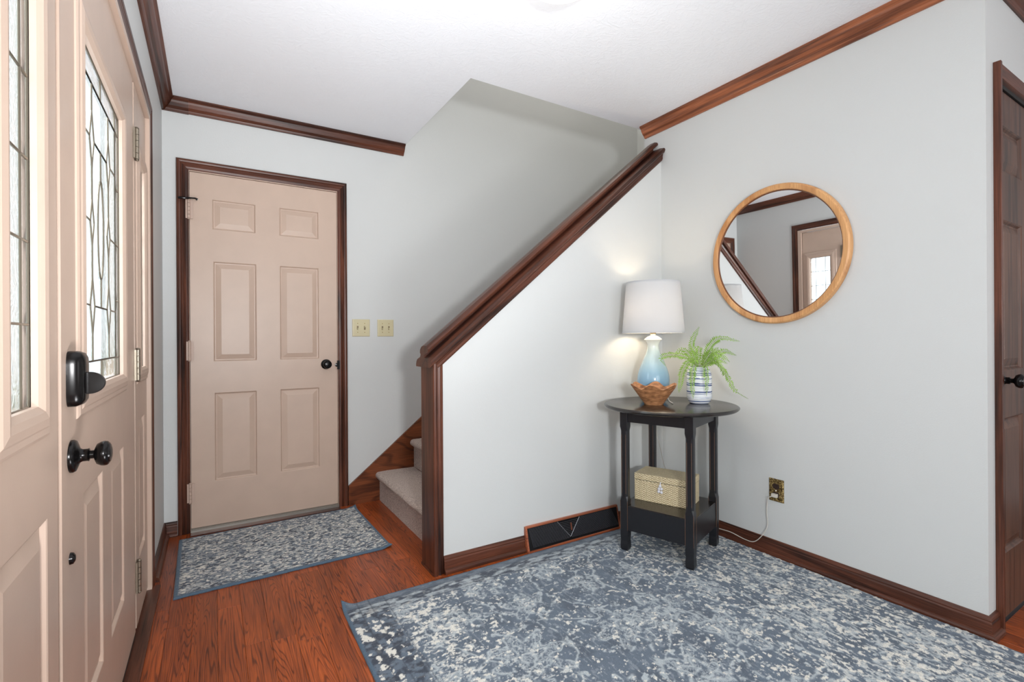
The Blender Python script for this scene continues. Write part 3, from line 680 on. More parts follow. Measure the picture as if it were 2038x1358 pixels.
def big_fn(s, t, w_, l_, X, Y):
    col = np.ones(s.shape+(3,))*C_BLUE; hg = np.zeros(s.shape)
    soft = fbm(s*2.2, t*2.2, 5, 3); right = sst(.9, 1.5, s)
    col = mixc(col, C_DARK, .35*sst(.45, .7, fbm(s*14, t*14, 11, 4)))
    # flowers and vines
    F = np.zeros(s.shape); rs = np.random.RandomState(12)
    spots = []
    for gi in range(6):
        for gj in range(9):
            spots.append((.22+gi*.30+rs.uniform(-.07, .07)+.15*(gj % 2), .10+gj*.30+rs.uniform(-.07, .07), rs.uniform(.055, .125), rs.randint(5, 9), rs.uniform(0, 6)))
    wob = (fbm(s*22, t*22, 31, 3)-.5)
    for (a, c, R, kp, ph) in spots:
        m_ = (np.abs(s-a) < R*1.7) & (np.abs(t-c) < R*1.7)
        if not m_.any(): continue
        dx, dy = s[m_]-a, t[m_]-c; r = np.hypot(dx, dy)*(1+wob[m_]*.55); th = np.arctan2(dy, dx)
        out = R*(1+.28*np.cos(kp*th+ph)); inn = R*.55*(1+.3*np.cos(kp*th+ph+1)); v_ = np.maximum(np.exp(-((r-out)/.0085)**2), np.exp(-((r-inn)/.007)**2)); v_ = np.maximum(v_, np.exp(-((r-R*.22)/.006)**2))
        v_ = np.maximum(v_, .55*(r < out)*(vn(dx*260+a*90, dy*260, 44) > .48)); F[m_] = np.maximum(F[m_], v_)
    for k in range(11):
        ph = rs.uniform(0, 6); y_ = .08+k*.26; A_ = .10
        F = np.maximum(F, np.exp(-((t-(y_+A_*np.sin(s*7+ph)+wob*.05))/.0055)**2)*.9)
    for k in range(7):
        ph = rs.uniform(0, 6); x_ = .3+k*.27
        F = np.maximum(F, np.exp(-((s-(x_+.08*np.sin(t*8+ph)+wob*.05))/.0055)**2)*.9)
    # small sprigs
    vv_ = vn(s*34, t*34, 61)*vn(s*80, t*80, 62); F = np.maximum(F, sst(.50, .58, vv_)*.9)
    wear = fbm(s*46, t*40, 71, 4); F = F*sst(.34, .48, wear)
    col = mixc(col, C_LIGHT, .95*np.clip(F*1.15, 0, 1)); hg += F*.8
    # distressed chips: streaky
    st1 = fbm(s*42, t*105, 81, 4); st2 = fbm(s*120, t*36, 82, 4); stx = st1*(1-right)+st2*right
    zone = np.clip(sst(.62, .25, s)*.9+right*.75+sst(.45, .65, soft)*.5, 0, 1)*sst(.10, .2, s)*sst(.07, .16, t)
    chips = sst(.66, .70, stx+zone*.165-.055)
    col = mixc(col, C_LIGHT*.55+C_CREAM*.45, chips*.95*sst(.3, .5, fbm(s*120, t*120, 83, 2))); hg += chips*.4
    chips2 = sst(.70, .73, fbm(s*58, t*66, 84, 4)+zone*.125-.02); col = mixc(col, C_CREAM, chips2); hg += chips2*.6
    thin = sst(.60, .66, st2)*.45; col = mixc(col, C_LIGHT, thin*.6)
    # borders
    bs = (s < .165); dk = fbm(s*40, t*60, 87, 4)
    band = sst(.165, .155, s); col = mixc(col, mixc(np.ones(s.shape+(3,))*C_DARK, C_BLUE, sst(.4, .62, dk)), band*.9)
    chip3 = sst(.64, .67, fbm(s*52, t*46, 88, 4)+.07*np.exp(-((s-.095)/.02)**2)+.05*np.exp(-((s-.03)/.015)**2)); col = mixc(col, C_CREAM, chip3*band)
    bt = sst(.125, .115, t); dk2 = fbm(s*26, t*80, 89, 4); col = mixc(col, mixc(np.ones(s.shape+(3,))*C_DARK, C_LIGHT, sst(.36, .66, dk2)), bt*.75)
    for e_ in (.0, ):
        b1 = sst(.052, .046, t); col = mixc(col, C_BLUE*.85, b1*.8)
    for ln in (.058, .105, .168): col = mixc(col, C_DARK, .6*np.exp(-((s-ln)/.0025)**2)); hg -= .8*np.exp(-((s-ln)/.003)**2)
    for ln in (.050, .125): col = mixc(col, C_DARK, .6*np.exp(-((t-ln)/.0025)**2)); hg -= .8*np.exp(-((t-ln)/.003)**2)
    edge = np.minimum(s, t); col = mixc(col, C_BIND, sst(.014, .010, edge))
    hg += .6*(fbm(s*90, t*90, 95, 2)-.5); return col, hg
big = rug('area_rug', .433, 2.352, -.60, 2.052, .0032, big_fn, 'large slate blue area rug with distressed pale floral pattern under the table',
          curl=lambda X, Y: .030*np.clip(1-np.hypot(X-.433, Y-2.052)/.055, 0, 1)**1.6)
def small_fn(s, t, w_, l_, X, Y):
    col = np.ones(s.shape+(3,))*C_BLUE; n_ = fbm(s*64, t*120, 101, 4); d_ = fbm(s*48+9, t*90, 102, 4)
    col = mixc(col, C_DARK, sst(.44, .56, d_)*.8); col = mixc(col, C_LIGHT*.6+C_CREAM*.4, sst(.50, .57, n_)*.72); col = mixc(col, C_BLUE, sst(.62, .66, fbm(s*9, t*9, 104, 3))*.5)
    col = mixc(col, C_CREAM, sst(.60, .64, fbm(s*80, t*130, 103, 3)))
    edge = np.minimum(np.minimum(s, w_-s), np.minimum(t, l_-t)); col = mixc(col, C_DARK, .5*sst(.05, .03, edge)*sst(.5, .4, n_)); col = mixc(col, C_BIND, sst(.020, .014, edge))
    return col, sst(.5, .57, n_)*.7+.5*(fbm(s*90, t*90, 105, 2)-.5)
rug('door_mat', -.158, .785, 2.500, 3.215, .0028, small_fn, 'small blue grey doormat rug in front of the tan six panel door', rotz=math.radians(1.2), curl=lambda X, Y: .014*np.clip(1-np.hypot(X-.785, Y-2.500)/.06, 0, 1)**1.5+.016*np.clip(1-np.hypot(X-.785, Y-3.215)/.06, 0, 1)**1.5)

# ------------------------------------------------------------------ side table
ang = math.radians(18.9); e1 = V(math.cos(ang), math.sin(ang), 0); e2 = V(-math.sin(ang), math.cos(ang), 0)
TC = V(2.003, 1.727, .0118); TZ = .75
tb = thing('side_table', 'round black side table with four legs and a low shelf', 'table', TC)
def TP(a, b, z): return Vector((TC.x, TC.y, 0))+e1*a+e2*b+V(0, 0, z)
mb = MB(); R = .331
mb.lathe((TC.x, TC.y, 0), (0, 0, 1), [(0, TZ-.022), (R-.020, TZ-.022), (R-.012, TZ-.020), (R-.006, TZ-.016), (R-.004, TZ-.012), (R-.001, TZ-.011), (R, TZ-.008), (R-.001, TZ-.005), (R-.005, TZ-.004), (R-.006, TZ-.001), (R-.009, TZ), (0, TZ)], 96)
sharp(mb.build('tabletop', M_blacktop, tb), .5)
hs = .186; lg = .020
def leg(sx, sy):
    cx, cy = sx*(hs-lg), sy*(hs-lg)
    secs = [(.012, .84, 0), (.022, 1, 0), (.045, 1, 0), (.062, .92, 0), (.085, 1.0, 0), (.115, 1, 0), (.262, 1, 0), (.285, .93, 1), (.300, .93, 1), (.600, .93, 1), (.618, .93, 1), (.640, 1, 0), (TZ-.022, 1, 0)]
    vv = []; ff = []
    for z, k, ch in secs:
        r_ = lg*k; c = .0075 if ch else .0015
        loop = [(-r_+c, -r_), (r_-c, -r_), (r_, -r_+c), (r_, r_-c), (r_-c, r_), (-r_+c, r_), (-r_, r_-c), (-r_, -r_+c)]
        vv += [TP(cx+a, cy+b_, z) for a, b_ in loop]
    for i in range(len(secs)-1):
        for k in range(8): ff.append((i*8+k, i*8+(k+1) % 8, i*8+8+(k+1) % 8, i*8+8+k))
    ff += [tuple(range(7, -1, -1)), tuple(range((len(secs)-1)*8, len(secs)*8))]
    lo = mesh('leg', vv, ff, M_blackpaint, tb)
    m2 = MB()   # rubbed-through edge lines on the chamfers
    for qx, qy in ((-1, -1), (1, -1), (-1, 1)):
        a, b_ = cx+qx*(lg*.93-.0003), cy+qy*(lg*.93-.0075)
        m2.tube([TP(a, b_, .300), TP(a, b_, .600)], .0009, 4)
        a, b_ = cx+qx*(lg-.0004), cy+qy*(lg-.0004); m2.tube([TP(a, b_, .115), TP(a, b_, .262)], .0008, 4)
    m2.build('worn_edge', M_worn, lo)
for sx in (-1, 1):
    for sy in (-1, 1): leg(sx, sy)
def apron(name, a0, a1, b0, b1, z0, z1, mat=None, bev=.0015):
    mb = MB(); mb.fbox((TC.x, TC.y, 0), e1, e2, V(0, 0, 1), a0, a1, b0, b1, z0, z1); return mb.build(name, mat or M_blackpaint, tb, bevel=bev)
i_ = hs-2*lg
for s in (-1, 1):
    lo_, hi_ = (s*(hs-.006), s*(hs-.024)); lo_, hi_ = min(lo_, hi_), max(lo_, hi_)
    apron('apron', -i_, i_, lo_, hi_, .664, TZ-.022); apron('apron', lo_, hi_, -i_, i_, .664, TZ-.022)
    lo_, hi_ = (s*(hs-.003), s*(hs-.020)); lo_, hi_ = min(lo_, hi_), max(lo_, hi_)
    apron('shelf_skirt', -i_, i_, lo_, hi_, .117, .238); apron('shelf_skirt', lo_, hi_, -i_, i_, .117, .238)
i2 = hs-.0225
mb = MB(); c_ = hs-2*lg-.001; k_ = hs-.004
pp = [(-c_, -k_), (c_, -k_), (c_, -c_), (k_, -c_), (k_, c_), (c_, c_), (c_, k_), (-c_, k_), (-c_, c_), (-k_, c_), (-k_, -c_), (-c_, -c_)]
n = 12; vv = [TP(a, b_, .2385) for a, b_ in pp]+[TP(a, b_, .2430) for a, b_ in pp]
mesh('shelf', vv, [tuple(range(n-1, -1, -1)), tuple(range(n, 2*n))]+[(i, (i+1) % n, (i+1) % n+n, i+n) for i in range(n)], M_blacktop, tb)

# woven box on the shelf
m, nt, b = newmat('woven_seagrass'); b.inputs['Roughness'].default_value = .7
tc = coords(nt, (1, 1, 1), rnd=False); w1 = N(nt, 'ShaderNodeTexWave', wave_type='BANDS', bands_direction='DIAGONAL'); w1.inputs['Scale'].default_value = 60; w1.inputs['Distortion'].default_value = 1.2; w1.inputs['Detail'].default_value = 1
L(nt, tc, w1.inputs['Vector'])
mp = N(nt, 'ShaderNodeMapping'); mp.inputs['Scale'].default_value = (1, 1, -1); L(nt, tc, mp.inputs[0])
w2 = N(nt, 'ShaderNodeTexWave', wave_type='BANDS', bands_direction='DIAGONAL'); w2.inputs['Scale'].default_value = 60; w2.inputs['Distortion'].default_value = 1.2; L(nt, mp.outputs[0], w2.inputs['Vector'])
mu = N(nt, 'ShaderNodeMath', operation='MULTIPLY'); L(nt, w1.outputs['Fac'], mu.inputs[0]); L(nt, w2.outputs['Fac'], mu.inputs[1])
ns = N(nt, 'ShaderNodeTexNoise'); ns.inputs['Scale'].default_value = 160; L(nt, tc, ns.inputs['Vector']); a_ = N(nt, 'ShaderNodeMath', operation='MULTIPLY_ADD'); L(nt, ns.outputs[0], a_.inputs[0]); a_.inputs[1].default_value = .5; L(nt, mu.outputs[0], a_.inputs[2])
L(nt, ramp(nt, a_.outputs[0], [(.12, srgb(120, 98, 64)), (.35, srgb(205, 186, 146)), (.8, srgb(232, 220, 188))]), b.inputs['Base Color']); bump(nt, b, mu.outputs[0], .6, .002); M_weave = m
f1 = V(.377, -.926, 0).normalized(); f2 = V(.926, .377, 0).normalized(); BO = V(1.886, 1.860, .2432)
wb = thing('woven_box', 'tan woven lidded box with white bead clasp on the table shelf', 'box', BO+f1*.142+f2*.082)
def bbox_(name, a0, a1, b0, b1, z0, z1, mat, par, bev=.003):
    mb = MB(); mb.fbox(BO, f1, f2, V(0, 0, 1), a0, a1, b0, b1, z0, z1); o = mb.build(name, mat, par, bevel=bev); return o
BL, BD = .284, .165
bbox_('body', 0, BL, 0, BD, 0, .104, M_weave, wb); bbox_('seam', .002, BL-.002, .002, BD-.002, .104, .1062, M_dark, wb, 0)
bbox_('lid', -.001, BL+.001, -.001, BD+.001, .1062, .1385, M_weave, wb)
cl = MB(); cb = BO+f1*.140-f2*.003+V(0, 0, .088)
cl.tube([cb+V(0, 0, .024), cb-f2*.006+V(0, 0, .010)], .0025, 6)
clasp = cl.build('clasp_loop', M_bead, wb)
for dx_, dz_, r_ in ((0, .004, .0078), (-.006, -.010, .0075), (.0075, -.009, .0075), (-.007, -.024, .0078), (.007, -.026, .0075)):
    mb = MB(); mb.lathe(cb-f2*.006+f1*dx_+V(0, 0, dz_), (0, 0, 1), [(r_*math.sin(PI*k/8), -r_*math.cos(PI*k/8)) for k in range(9)], 14); mb.build('bead', M_bead, clasp, smooth=True)

# ------------------------------------------------------------------ lamp
LC = V(2.088, 1.912, TZ+.0004)
lamp = thing('table_lamp', 'table lamp with white drum shade and pale blue ombre glass base', 'lamp', LC)
m, nt, b = newmat('ombre_glaze'); tc = N(nt, 'ShaderNodeTexCoord'); sp = N(nt, 'ShaderNodeSeparateXYZ'); L(nt, tc.outputs['Generated'], sp.inputs[0])
L(nt, ramp(nt, sp.outputs[2], [(.05, srgb(104, 148, 184)), (.45, srgb(150, 186, 206)), (.8, srgb(196, 214, 214)), (1, srgb(238, 238, 228))]), b.inputs['Base Color']); b.inputs['Roughness'].default_value = .12; b.inputs['Coat Weight'].default_value = .5
M_ombre = m
def lz(o, pr, **k): return [(r, h) for r, h in pr]
mb = MB(); PR = [(0, 0), (.050, 0), (.052, .004), (.058, .012), (.070, .030), (.081, .060), (.0865, .090), (.087, .112), (.083, .140), (.074, .170), (.062, .200), (.050, .228), (.040, .252), (.033, .275), (.0305, .292), (.032, .304), (.037, .316), (.046, .327), (.048, .329), (0, .329)]
PRs = []
sp_ = spline([V(r, 0, z) for r, z in PR[2:18]], 3)
PRs = [(0, 0), (.050, 0)]+[(p.x, p.z) for p in sp_]+[(.048, .329), (0, .329)]
mb.lathe(LC, (0, 0, 1), PRs, 64); sharp(mb.build('base', M_ombre, lamp), .9)
mb = MB(); mb.lathe(LC, (0, 0, 1), [(0, .329), (.048, .329), (.047, .332), (.030, .346), (.014, .352), (.014, .366), (0, .366)], 40); sharp(mb.build('neck_cap', M_white, lamp), .6)
m, nt, b = newmat('linen_shade'); nt.nodes.remove(b); out = nt.nodes['Material Output']; df = N(nt, 'ShaderNodeBsdfDiffuse'); tl = N(nt, 'ShaderNodeBsdfTranslucent'); mx = N(nt, 'ShaderNodeMixShader')
df.inputs[0].default_value = (.70, .72, .74, 1); tl.inputs[0].default_value = (.62, .62, .64, 1); mx.inputs[0].default_value = .32
n_ = N(nt, 'ShaderNodeTexNoise'); n_.inputs['Scale'].default_value = 1; L(nt, coords(nt, (500, 500, 40), rnd=False), n_.inputs['Vector']); bp = N(nt, 'ShaderNodeBump'); bp.inputs['Strength'].default_value = .15; bp.inputs['Distance'].default_value = .001; L(nt, n_.outputs[0], bp.inputs['Height']); L(nt, bp.outputs[0], df.inputs['Normal'])
L(nt, df.outputs[0], mx.inputs[1]); L(nt, tl.outputs[0], mx.inputs[2]); L(nt, mx.outputs[0], out.inputs[0]); M_shade = m
sz0, sz1 = 1.117, 1.398
mb = MB(); O_ = V(LC.x, LC.y, 0); mb.lathe(O_, (0, 0, 1), [(.168, sz0), (.1445, sz1), (.1425, sz1), (.166, sz0), (.168, sz0)], 64); sharp(mb.build('shade', M_shade, lamp, recalc=True), .8)
mb = MB(); mb.lathe(O_, (0, 0, 1), [(.1690, sz0-.001), (.1684, sz0+.006), (.1652, sz0+.006), (.1652, sz0-.001), (.1690, sz0-.001)], 64); sharp(mb.build('shade_trim', M_shade, lamp), .8); mb = MB(); mb.lathe(O_, (0, 0, 1), [(.1455, sz1-.006), (.1450, sz1+.001), (.1420, sz1+.001), (.1422, sz1-.006), (.1455, sz1-.006)], 64)
sharp(mb.build('shade_trim', M_shade, lamp), .8)
mb = MB()
for a in (0, 2*PI/3, 4*PI/3): mb.tube([O_+V(0, 0, sz1-.012), O_+V(.143*math.cos(a), .143*math.sin(a), sz1-.006)], .0015, 6)
hp_ = [O_+V(.0, 0, .0)]
mb.tube(spline([O_+V(.012, 0, 1.118), O_+V(.055, 0, 1.18), O_+V(.055, 0, 1.30), O_+V(0, 0, 1.385), O_+V(-.055, 0, 1.30), O_+V(-.055, 0, 1.18), O_+V(-.012, 0, 1.118)], 6), .0016, 6)
mb.lathe(O_, (0, 0, 1), [(0, 1.112), (.016, 1.112), (.016, 1.165), (0, 1.165)], 20); mb.lathe(O_, (0, 0, 1), [(0, 1.384), (.008, 1.385), (.009, 1.398), (.004, 1.405), (0, 1.406)], 16)
sharp(mb.build('harp', M_brass, lamp))
me_, nt, b = newmat('lit_bulb'); b.inputs['Emission Color'].default_value = (1, .78, .5, 1); b.inputs['Emission Strength'].default_value = 6; b.inputs['Base Color'].default_value = (1, .95, .85, 1)
mb = MB(); mb.lathe(O_, (0, 0, 1), [(0, 1.166), (.014, 1.168), (.018, 1.185), (.029, 1.215), (.030, 1.235), (.024, 1.255), (.010, 1.266), (0, 1.268)], 24); mb.build('bulb', me_, lamp, smooth=True)
for ax_, wv in ((.045, 2.0), (-.045, 2.0)): point('table_lamp_light', (LC.x+ax_, LC.y, 1.235), wv, (1, .80, .56), .03)
# cord
cp = [(2.060, 1.86, TZ+.004), (2.03, 1.80, TZ+.003)]
mb = MB()
mb.tube(spline([(2.02, 1.800, TZ+.040), (1.995, 1.735, TZ+.036), (1.996, 1.722, TZ+.015), (2.012, 1.712, TZ+.003), (2.05, 1.76, TZ+.003), (2.13, 1.86, TZ+.003), (2.20, 1.965, TZ+.003), (2.215, 1.990, TZ-.01), (2.20, 2.00, .66), (2.205, 2.0, .55), (2.25, 2.01, .44), (2.30, 2.015, .30), (2.345, 1.95, .12), (2.352, 1.80, .045),
    (2.352, 1.70, .045), (2.350, 1.62, .050), (2.350, 1.54, .040), (2.352, 1.49, .045), (2.356, 1.452, .085), (2.368, 1.428, .14), (2.370, 1.432, .21), (2.368, 1.428, .262), (2.352, 1.415, .290), (2.350, 1.398, .300)], 6), .0021, 6)
sharp(mb.build('power_cord', M_cord, lamp))

# ------------------------------------------------------------------ outlet and switches
ol = thing('wall_outlet', 'antique brass duplex outlet on the right wall with the lamp plug', 'outlet', (W, 1.389, .272))
mb = MB(); P = frame_pt((W, 1.351, .272), (0, 1, 0), (-1, 0, 0))
loops('cover_plate', P, (0, .075, 0, .113), [(0, 0), (.0015, .003), (.006, .006), (.010, .005), (.012, .0055)], M_outlet, ol)
mb = MB(); rs = random.Random(5)
for k in range(26):
    u_ = k/26; 
    if k < 8: a, c = .006+.009*k, .006
    elif k < 13: a, c = .069, .006+.020*(k-8)+.01
    elif k < 21: a, c = .069-.009*(k-13), .107
    else: a, c = .006, .107-.020*(k-21)-.01
    mb.lathe(P(a, .005, c), (-1, 0, 0), [(.004, 0), (.0032, .0018), (0, .0025)], 8)
mb.build('embossed_beads', M_outlet, ol)
for zc in (.077, .036):
    mb = MB(); pts = [(.0145*math.cos(a)*1.15, max(-.0125, min(.0125, .0165*math.sin(a)))) for a in [2*PI*k/28 for k in range(28)]]
    vv = [P(.0375+a, .0045, zc+c) for a, c in pts]+[P(.0375+a, .0075, zc+c) for a, c in pts]; n = 28
    mesh('receptacle', vv, [tuple(range(n)), tuple(range(n, 2*n))]+[(i, (i+1) % n, (i+1) % n+n, i+n) for i in range(n)], plain('dark_receptacle', srgb(52, 38, 36), .3), ol)
mb = MB(); mb.lathe(P(.0375, .005, .0565), (-1, 0, 0), [(.0035, 0), (.003, .0025), (0, .003)], 12); mb.build('screw', M_white, ol)
pg = MB(); pg.fbox(P(.0375, .007, .033), (0, 1, 0), (-1, 0, 0), (0, 0, 1), -.012, .016, 0, .017, -.009, .009); o = pg.build('lamp_plug', M_cord, lamp, bevel=.003)
def switch(name, x0, x1, z0, z1, label, ups):
    t_ = thing(name, label, 'light switch', ((x0+x1)/2, D, z0), 'ivory switch plates by the tan door')
    P = frame_pt((x0, D, z0), (1, 0, 0), (0, -1, 0)); w_ = x1-x0; h_ = z1-z0
    loops('plate', P, (0, w_, 0, h_), [(0, 0), (0, .002), (.003, .0055), (.006, .006)], M_ivory, t_)
    for i, u in enumerate((.30, .70)):
        c = w_*u; mb = MB(); mb.fbox(P(c, 0, h_/2), (1, 0, 0), (0, -1, 0), (0, 0, 1), -.0052, .0052, .005, .0066, -.0125, .0125); mb.build('slot', plain('switch_slot', srgb(120, 104, 78), .5), t_)
        s = 1 if ups[i] else -1; mb = MB(); O = P(c, .006, h_/2+s*.001); q = V(0, -1, .55*s).normalized(); mb.fbox(O, (1, 0, 0), q, V(1, 0, 0).cross(q), -.0037, .0037, 0, .016, -.004, .004); mb.build('toggle', M_ivory, t_, bevel=.001)
        for z_ in (.15, .85):
            mb = MB(); mb.lathe(P(c, .006, h_*(.5+(z_-.5)*.74)), (0, -1, 0), [(.0028, 0), (.0024, .001), (0, .0013)], 10); mb.build('screw', M_brass, t_)
switch('switch_plate', .783, .899, 1.109, 1.224, 'ivory double switch plate nearest the tan door, right toggle up', (False, True))
switch('switch_plate', .950, 1.062, 1.109, 1.224, 'ivory double switch plate farther from the door, both toggles down', (False, False))

# ------------------------------------------------------------------ round mirror
MC = V(2.3545, 1.380, 1.498)
mr_ = thing('round_mirror', 'round wall mirror in a light oak ring frame', 'mirror', MC)
tilt = math.radians(-.68)
mn = V(-math.cos(tilt), 0, math.sin(tilt))
M_oak = wood('light_oak', srgb(176, 118, 68), srgb(228, 176, 120), 2, rough=.45, s_across=20, rings=3)
mb = MB(); mb.lathe(MC, mn, [(.311, .000), (.313, .005), (.318, .0075), (.334, .0075), (.340, .003), (.3415, -.004), (.3415, -.0235), (.310, -.0235), (.311, .000)], 128)
sharp(mb.build('frame', M_oak, mr_), .5)
M_mir = plain('mirror_silver', (.92, .93, .93), .0, 1)
mb = MB(); mb.lathe(MC, mn, [(0, -.006), (.3105, -.006), (.3105, -.010), (0, -.010)], 128); mb.build('mirror_glass', M_mir, mr_)
mb = MB(); mb.lathe(MC, mn, [(.3060, -.0055), (.3108, -.0055), (.3108, .0), (.3098, .0), (.3060, -.0055)], 96); mb.build('inner_lip', plain('lip_dark_wood', srgb(110, 66, 38), .5), mr_)

# ------------------------------------------------------------------ scalloped bowl
BC = V(1.920, 1.756, TZ+.0004)
m, nt, b = newmat('carved_teak'); n1 = N(nt, 'ShaderNodeTexNoise'); n1.inputs['Scale'].default_value = 1; n1.inputs['Detail'].default_value = 5; L(nt, coords(nt, (35, 35, 90)), n1.inputs['Vector'])
L(nt, ramp(nt, n1.outputs[0], [(.25, srgb(104, 66, 42)), (.5, srgb(168, 116, 76)), (.75, srgb(205, 150, 104))]), b.inputs['Base Color']); b.inputs['Roughness'].default_value = .6; bump(nt, b, n1.outputs[0], .4, .002); M_teak = m
def bowl_r(th, t, inner):
    amp = .009*t**2; base = .046+.066*t**.95; w_ = math.cos(6*(th-3.883)+.6); r = base+amp*w_; z = .004*(t > 0)+.090*t+.0115*t**2.5*w_
    if inner: r -= .006; z += .002+.008*(1-t)
    return r, z
seg, nt_ = 98, 12; vv = []; ff = []
for inner in (0, 1):
    for j in range(nt_+1):
        for k in range(seg):
            th = 2*PI*k/seg; r, z = bowl_r(th, j/nt_, inner)
            if j == 0 and not inner: z = 0
            vv.append((BC.x+r*math.cos(th), BC.y+r*math.sin(th), BC.z+z))
off = (nt_+1)*seg
for inner in (0, 1):
    for j in range(nt_):
        for k in range(seg):
            a = inner*off+j*seg+k; b2 = inner*off+j*seg+(k+1) % seg; ff.append((a, b2, b2+seg, a+seg) if not inner else (a, a+seg, b2+seg, b2))
for k in range(seg): a = nt_*seg+k; b2 = nt_*seg+(k+1) % seg; ff.append((a, b2, b2+off, a+off))
ff.append(tuple(range(seg-1, -1, -1))); ff.append(tuple(off+k for k in range(seg)))
bo = sharp(mesh('scalloped_bowl', vv, ff, M_teak), .9); tag(bo, 'small carved wooden bowl with a wavy rim in front of the lamp', 'bowl')

# ------------------------------------------------------------------ vase and fern
VC = V(2.145, 1.655, TZ+.0004)
m, nt, b = newmat('striped_glaze'); tc = N(nt, 'ShaderNodeTexCoord'); sp = N(nt, 'ShaderNodeSeparateXYZ'); L(nt, tc.outputs['Object'], sp.inputs[0])
nw = N(nt, 'ShaderNodeTexNoise'); nw.inputs['Scale'].default_value = 9; L(nt, tc.outputs['Object'], nw.inputs['Vector'])
zz = N(nt, 'ShaderNodeMath', operation='MULTIPLY_ADD'); L(nt, nw.outputs[0], zz.inputs[0]); zz.inputs[1].default_value = .004; L(nt, sp.outputs[2], zz.inputs[2])
n1 = N(nt, 'ShaderNodeTexNoise', noise_dimensions='1D'); n1.inputs['Scale'].default_value = 120; n1.inputs['Detail'].default_value = 1; L(nt, zz.outputs[0], n1.inputs['W'])
n2 = N(nt, 'ShaderNodeTexNoise'); n2.inputs['Scale'].default_value = 1; L(nt, coords(nt, (14, 14, 220), rnd=False), n2.inputs['Vector'])
ad = N(nt, 'ShaderNodeMath', operation='MULTIPLY_ADD'); L(nt, n2.outputs[0], ad.inputs[0]); ad.inputs[1].default_value = .35; L(nt, n1.outputs[0], ad.inputs[2])
L(nt, ramp(nt, ad.outputs[0], [(.50, srgb(236, 238, 238)), (.715, srgb(228, 232, 236)), (.755, srgb(84, 106, 154)), (.81, srgb(60, 80, 130))]), b.inputs['Base Color']); b.inputs['Roughness'].default_value = .2
M_vase = m
vase = thing('potted_fern', 'green fern growing in a white vase with thin blue stripes', 'plant', VC)
mb = MB(); pr = [(0, .0), (.044, .0), (.048, .003), (.055, .014), (.0605, .028)]
for k in range(22):
    z_ = .032+k*.005; pr.append((.0615+.0007*math.cos(k*PI), z_))
pr += [(.0605, .148), (.057, .162), (.051, .174), (.046, .182), (.0455, .188), (.043, .189), (.041, .185), (.040, .170), (0, .165)]
mb.lathe(VC, (0, 0, 1), pr, 56); sharp(mb.build('vase', M_vase, vase), .9)
M_leaf = plain('fern_green', srgb(140, 178, 72), .5, var=.3); M_stem = plain('fern_stem', srgb(110, 120, 60), .6)
mb = MB(); mb.lathe(VC, (0, 0, 1), [(0, .166), (.040, .1665), (.030, .178), (0, .184)], 24); mb.build('moss', plain('moss_dark', srgb(60, 80, 36), .9, bstr=.8, bscale=120), vase)
px = .0026
def fpt(x_, y_, dd): return VC+V(0, 0, .187)+Rt*((x_-1391)*px)+V(0, 0, -(y_-728)*px)+Fw*dd
FR = [[(1391, 730, 0), (1385, 700, .01), (1378, 680, .01), (1391, 649, .0)],
      [(1394, 730, 0), (1410, 690, .0), (1430, 671, -.02), (1466, 677, -.03)],
      [(1396, 730, 0), (1425, 710, .03), (1450, 697, .05), (1477, 706, .07)],
      [(1396, 730, -.01), (1420, 720, -.03), (1438, 745, -.05), (1452, 772, -.055), (1477, 789, -.06)],
      [(1388, 730, 0), (1365, 708, .01), (1336, 704, .02), (1317, 710, .02), (1327, 726, .02)],
      [(1388, 730, -.01), (1368, 715, -.04), (1350, 735, -.06), (1346, 755, -.065), (1342, 775, -.065)],
      [(1388, 732, -.02), (1374, 722, -.06), (1365, 745, -.085), (1367, 786, -.085)],
      [(1391, 732, -.02), (1391, 720, -.07), (1391, 745, -.095), (1392, 781, -.09)],
      [(1392, 732, 0), (1405, 700, -.05), (1420, 702, -.08), (1436, 716, -.09)],
      [(1390, 732, 0), (1372, 700, -.04), (1366, 690, -.05), (1364, 682, -.05)],
      [(1392, 730, .01), (1412, 705, .02), (1432, 692, .03), (1434, 690, .03)],
      [(1390, 732, -.02), (1378, 712, -.07), (1360, 716, -.09), (1352, 722, -.1)],
      [(1394, 732, -.02), (1408, 714, -.07), (1424, 730, -.09), (1430, 745, -.09)],
      [(1392, 730, .02), (1398, 704, .06), (1406, 690, .09), (1412, 700, .12)],
      [(1390, 730, .02), (1376, 702, .05), (1366, 694, .08), (1356, 706, .1)],
      [(1394, 731, -.01), (1410, 718, -.03), (1424, 712, -.05), (1436, 720, -.06)],
      [(1391, 732, -.02), (1400, 708, -.06), (1404, 700, -.09), (1412, 716, -.12)]]
rf = random.Random(9)
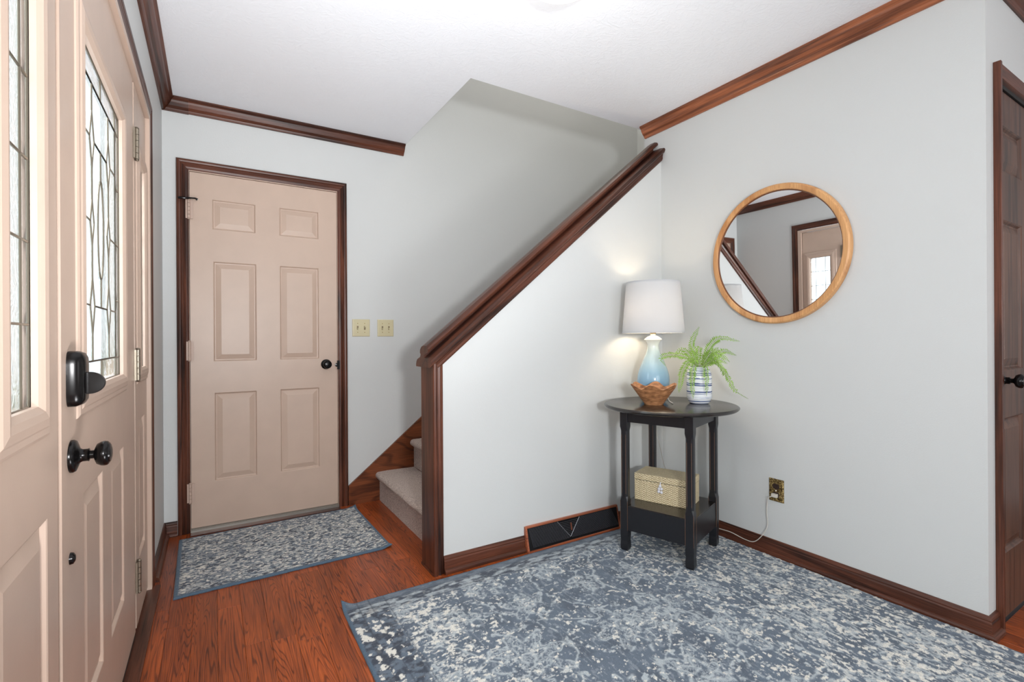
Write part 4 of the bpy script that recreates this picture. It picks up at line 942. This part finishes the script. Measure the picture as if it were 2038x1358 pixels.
for fi, pts in enumerate(FR):
    C_ = spline([fpt(*p) for p in pts], 14); n = len(C_); tot = sum((C_[i+1]-C_[i]).length for i in range(n-1))
    mb = MB(); mb.tube(C_, [.0011*(1-.6*i/n) for i in range(n)], 5)
    stem = mb
    nl = max(12, int(tot/.0078)); vv = MB()
    # resample
    acc = [0]
    for i in range(n-1): acc.append(acc[-1]+(C_[i+1]-C_[i]).length)
    def at_s(s_):
        for i in range(n-1):
            if acc[i+1] >= s_: t_ = (s_-acc[i])/max(1e-6, acc[i+1]-acc[i]); return C_[i].lerp(C_[i+1], t_), (C_[i+1]-C_[i]).normalized()
        return C_[-1], (C_[-1]-C_[-2]).normalized()
    view = Fw*-.75+V(0, 0, .5)+Rt*rf.uniform(-.4, .4)
    for k in range(nl):
        u = k/(nl-1)
        if u < .12: continue
        p, t_ = at_s(u*tot); side = t_.cross(view).normalized(); up_ = side.cross(t_).normalized()
        ln = (.025*math.sin(min(1, (u-.08)*2.6)*PI/2)*(1-u**2.2)**.8+.0035)*rf.uniform(.85, 1.1)
        if fi == 3 and u > .78: ln *= .5
        for sg in (1, -1):
            d_ = (side*sg+t_*.35+up_*rf.uniform(-.25, .35)).normalized(); wv = t_*(ln*.10+.0016); mid = p+d_*ln*.5+up_*ln*.10
            vv.add([p, mid-wv, p+d_*ln-up_*ln*.08, mid+wv], [(0, 1, 2), (0, 2, 3)])
    allv = MB(); fr_ = stem.build('frond', M_stem, vase, smooth=True)
    lo = vv.build('leaflets', M_leaf, fr_, recalc=False); lo['kind'] = 'stuff'

# ------------------------------------------------------------------ ceiling lamp
CL = V(1.078, 1.407, H)
cl_ = thing('ceiling_light', 'cream glass dome ceiling light with a brass finial', 'ceiling light', CL)
me2, nt, b = newmat('lit_dome'); b.inputs['Base Color'].default_value = (.9, .86, .76, 1); b.inputs['Emission Color'].default_value = (1, .9, .74, 1); b.inputs['Emission Strength'].default_value = .55; b.inputs['Roughness'].default_value = .3
mb = MB(); mb.lathe(CL, (0, 0, -1), [(.150, .018), (.150, .024), (.143, .040), (.125, .058), (.100, .074), (.065, .087), (.030, .093), (0, .094)], 48); sharp(mb.build('glass_dome', me2, cl_), 1)
mb = MB(); mb.lathe(CL, (0, 0, -1), [(0, 0), (.155, 0), (.158, .010), (.155, .020), (.150, .022), (0, .022)], 48); sharp(mb.build('canopy', M_brass, cl_))
mb = MB(); mb.lathe(CL+V(0, 0, -.094), (0, 0, -1), [(0, -.003), (.011, 0), (.012, .003), (.006, .006), (.005, .010), (.009, .014), (.0095, .018), (.006, .023), (0, .025)], 20); sharp(mb.build('finial', plain('dark_brass', srgb(110, 95, 80), .3, .7), cl_), .9)
point('ceiling_lamp_light', (CL.x, CL.y, H-.22), 1.2, (1, .93, .84), .12)
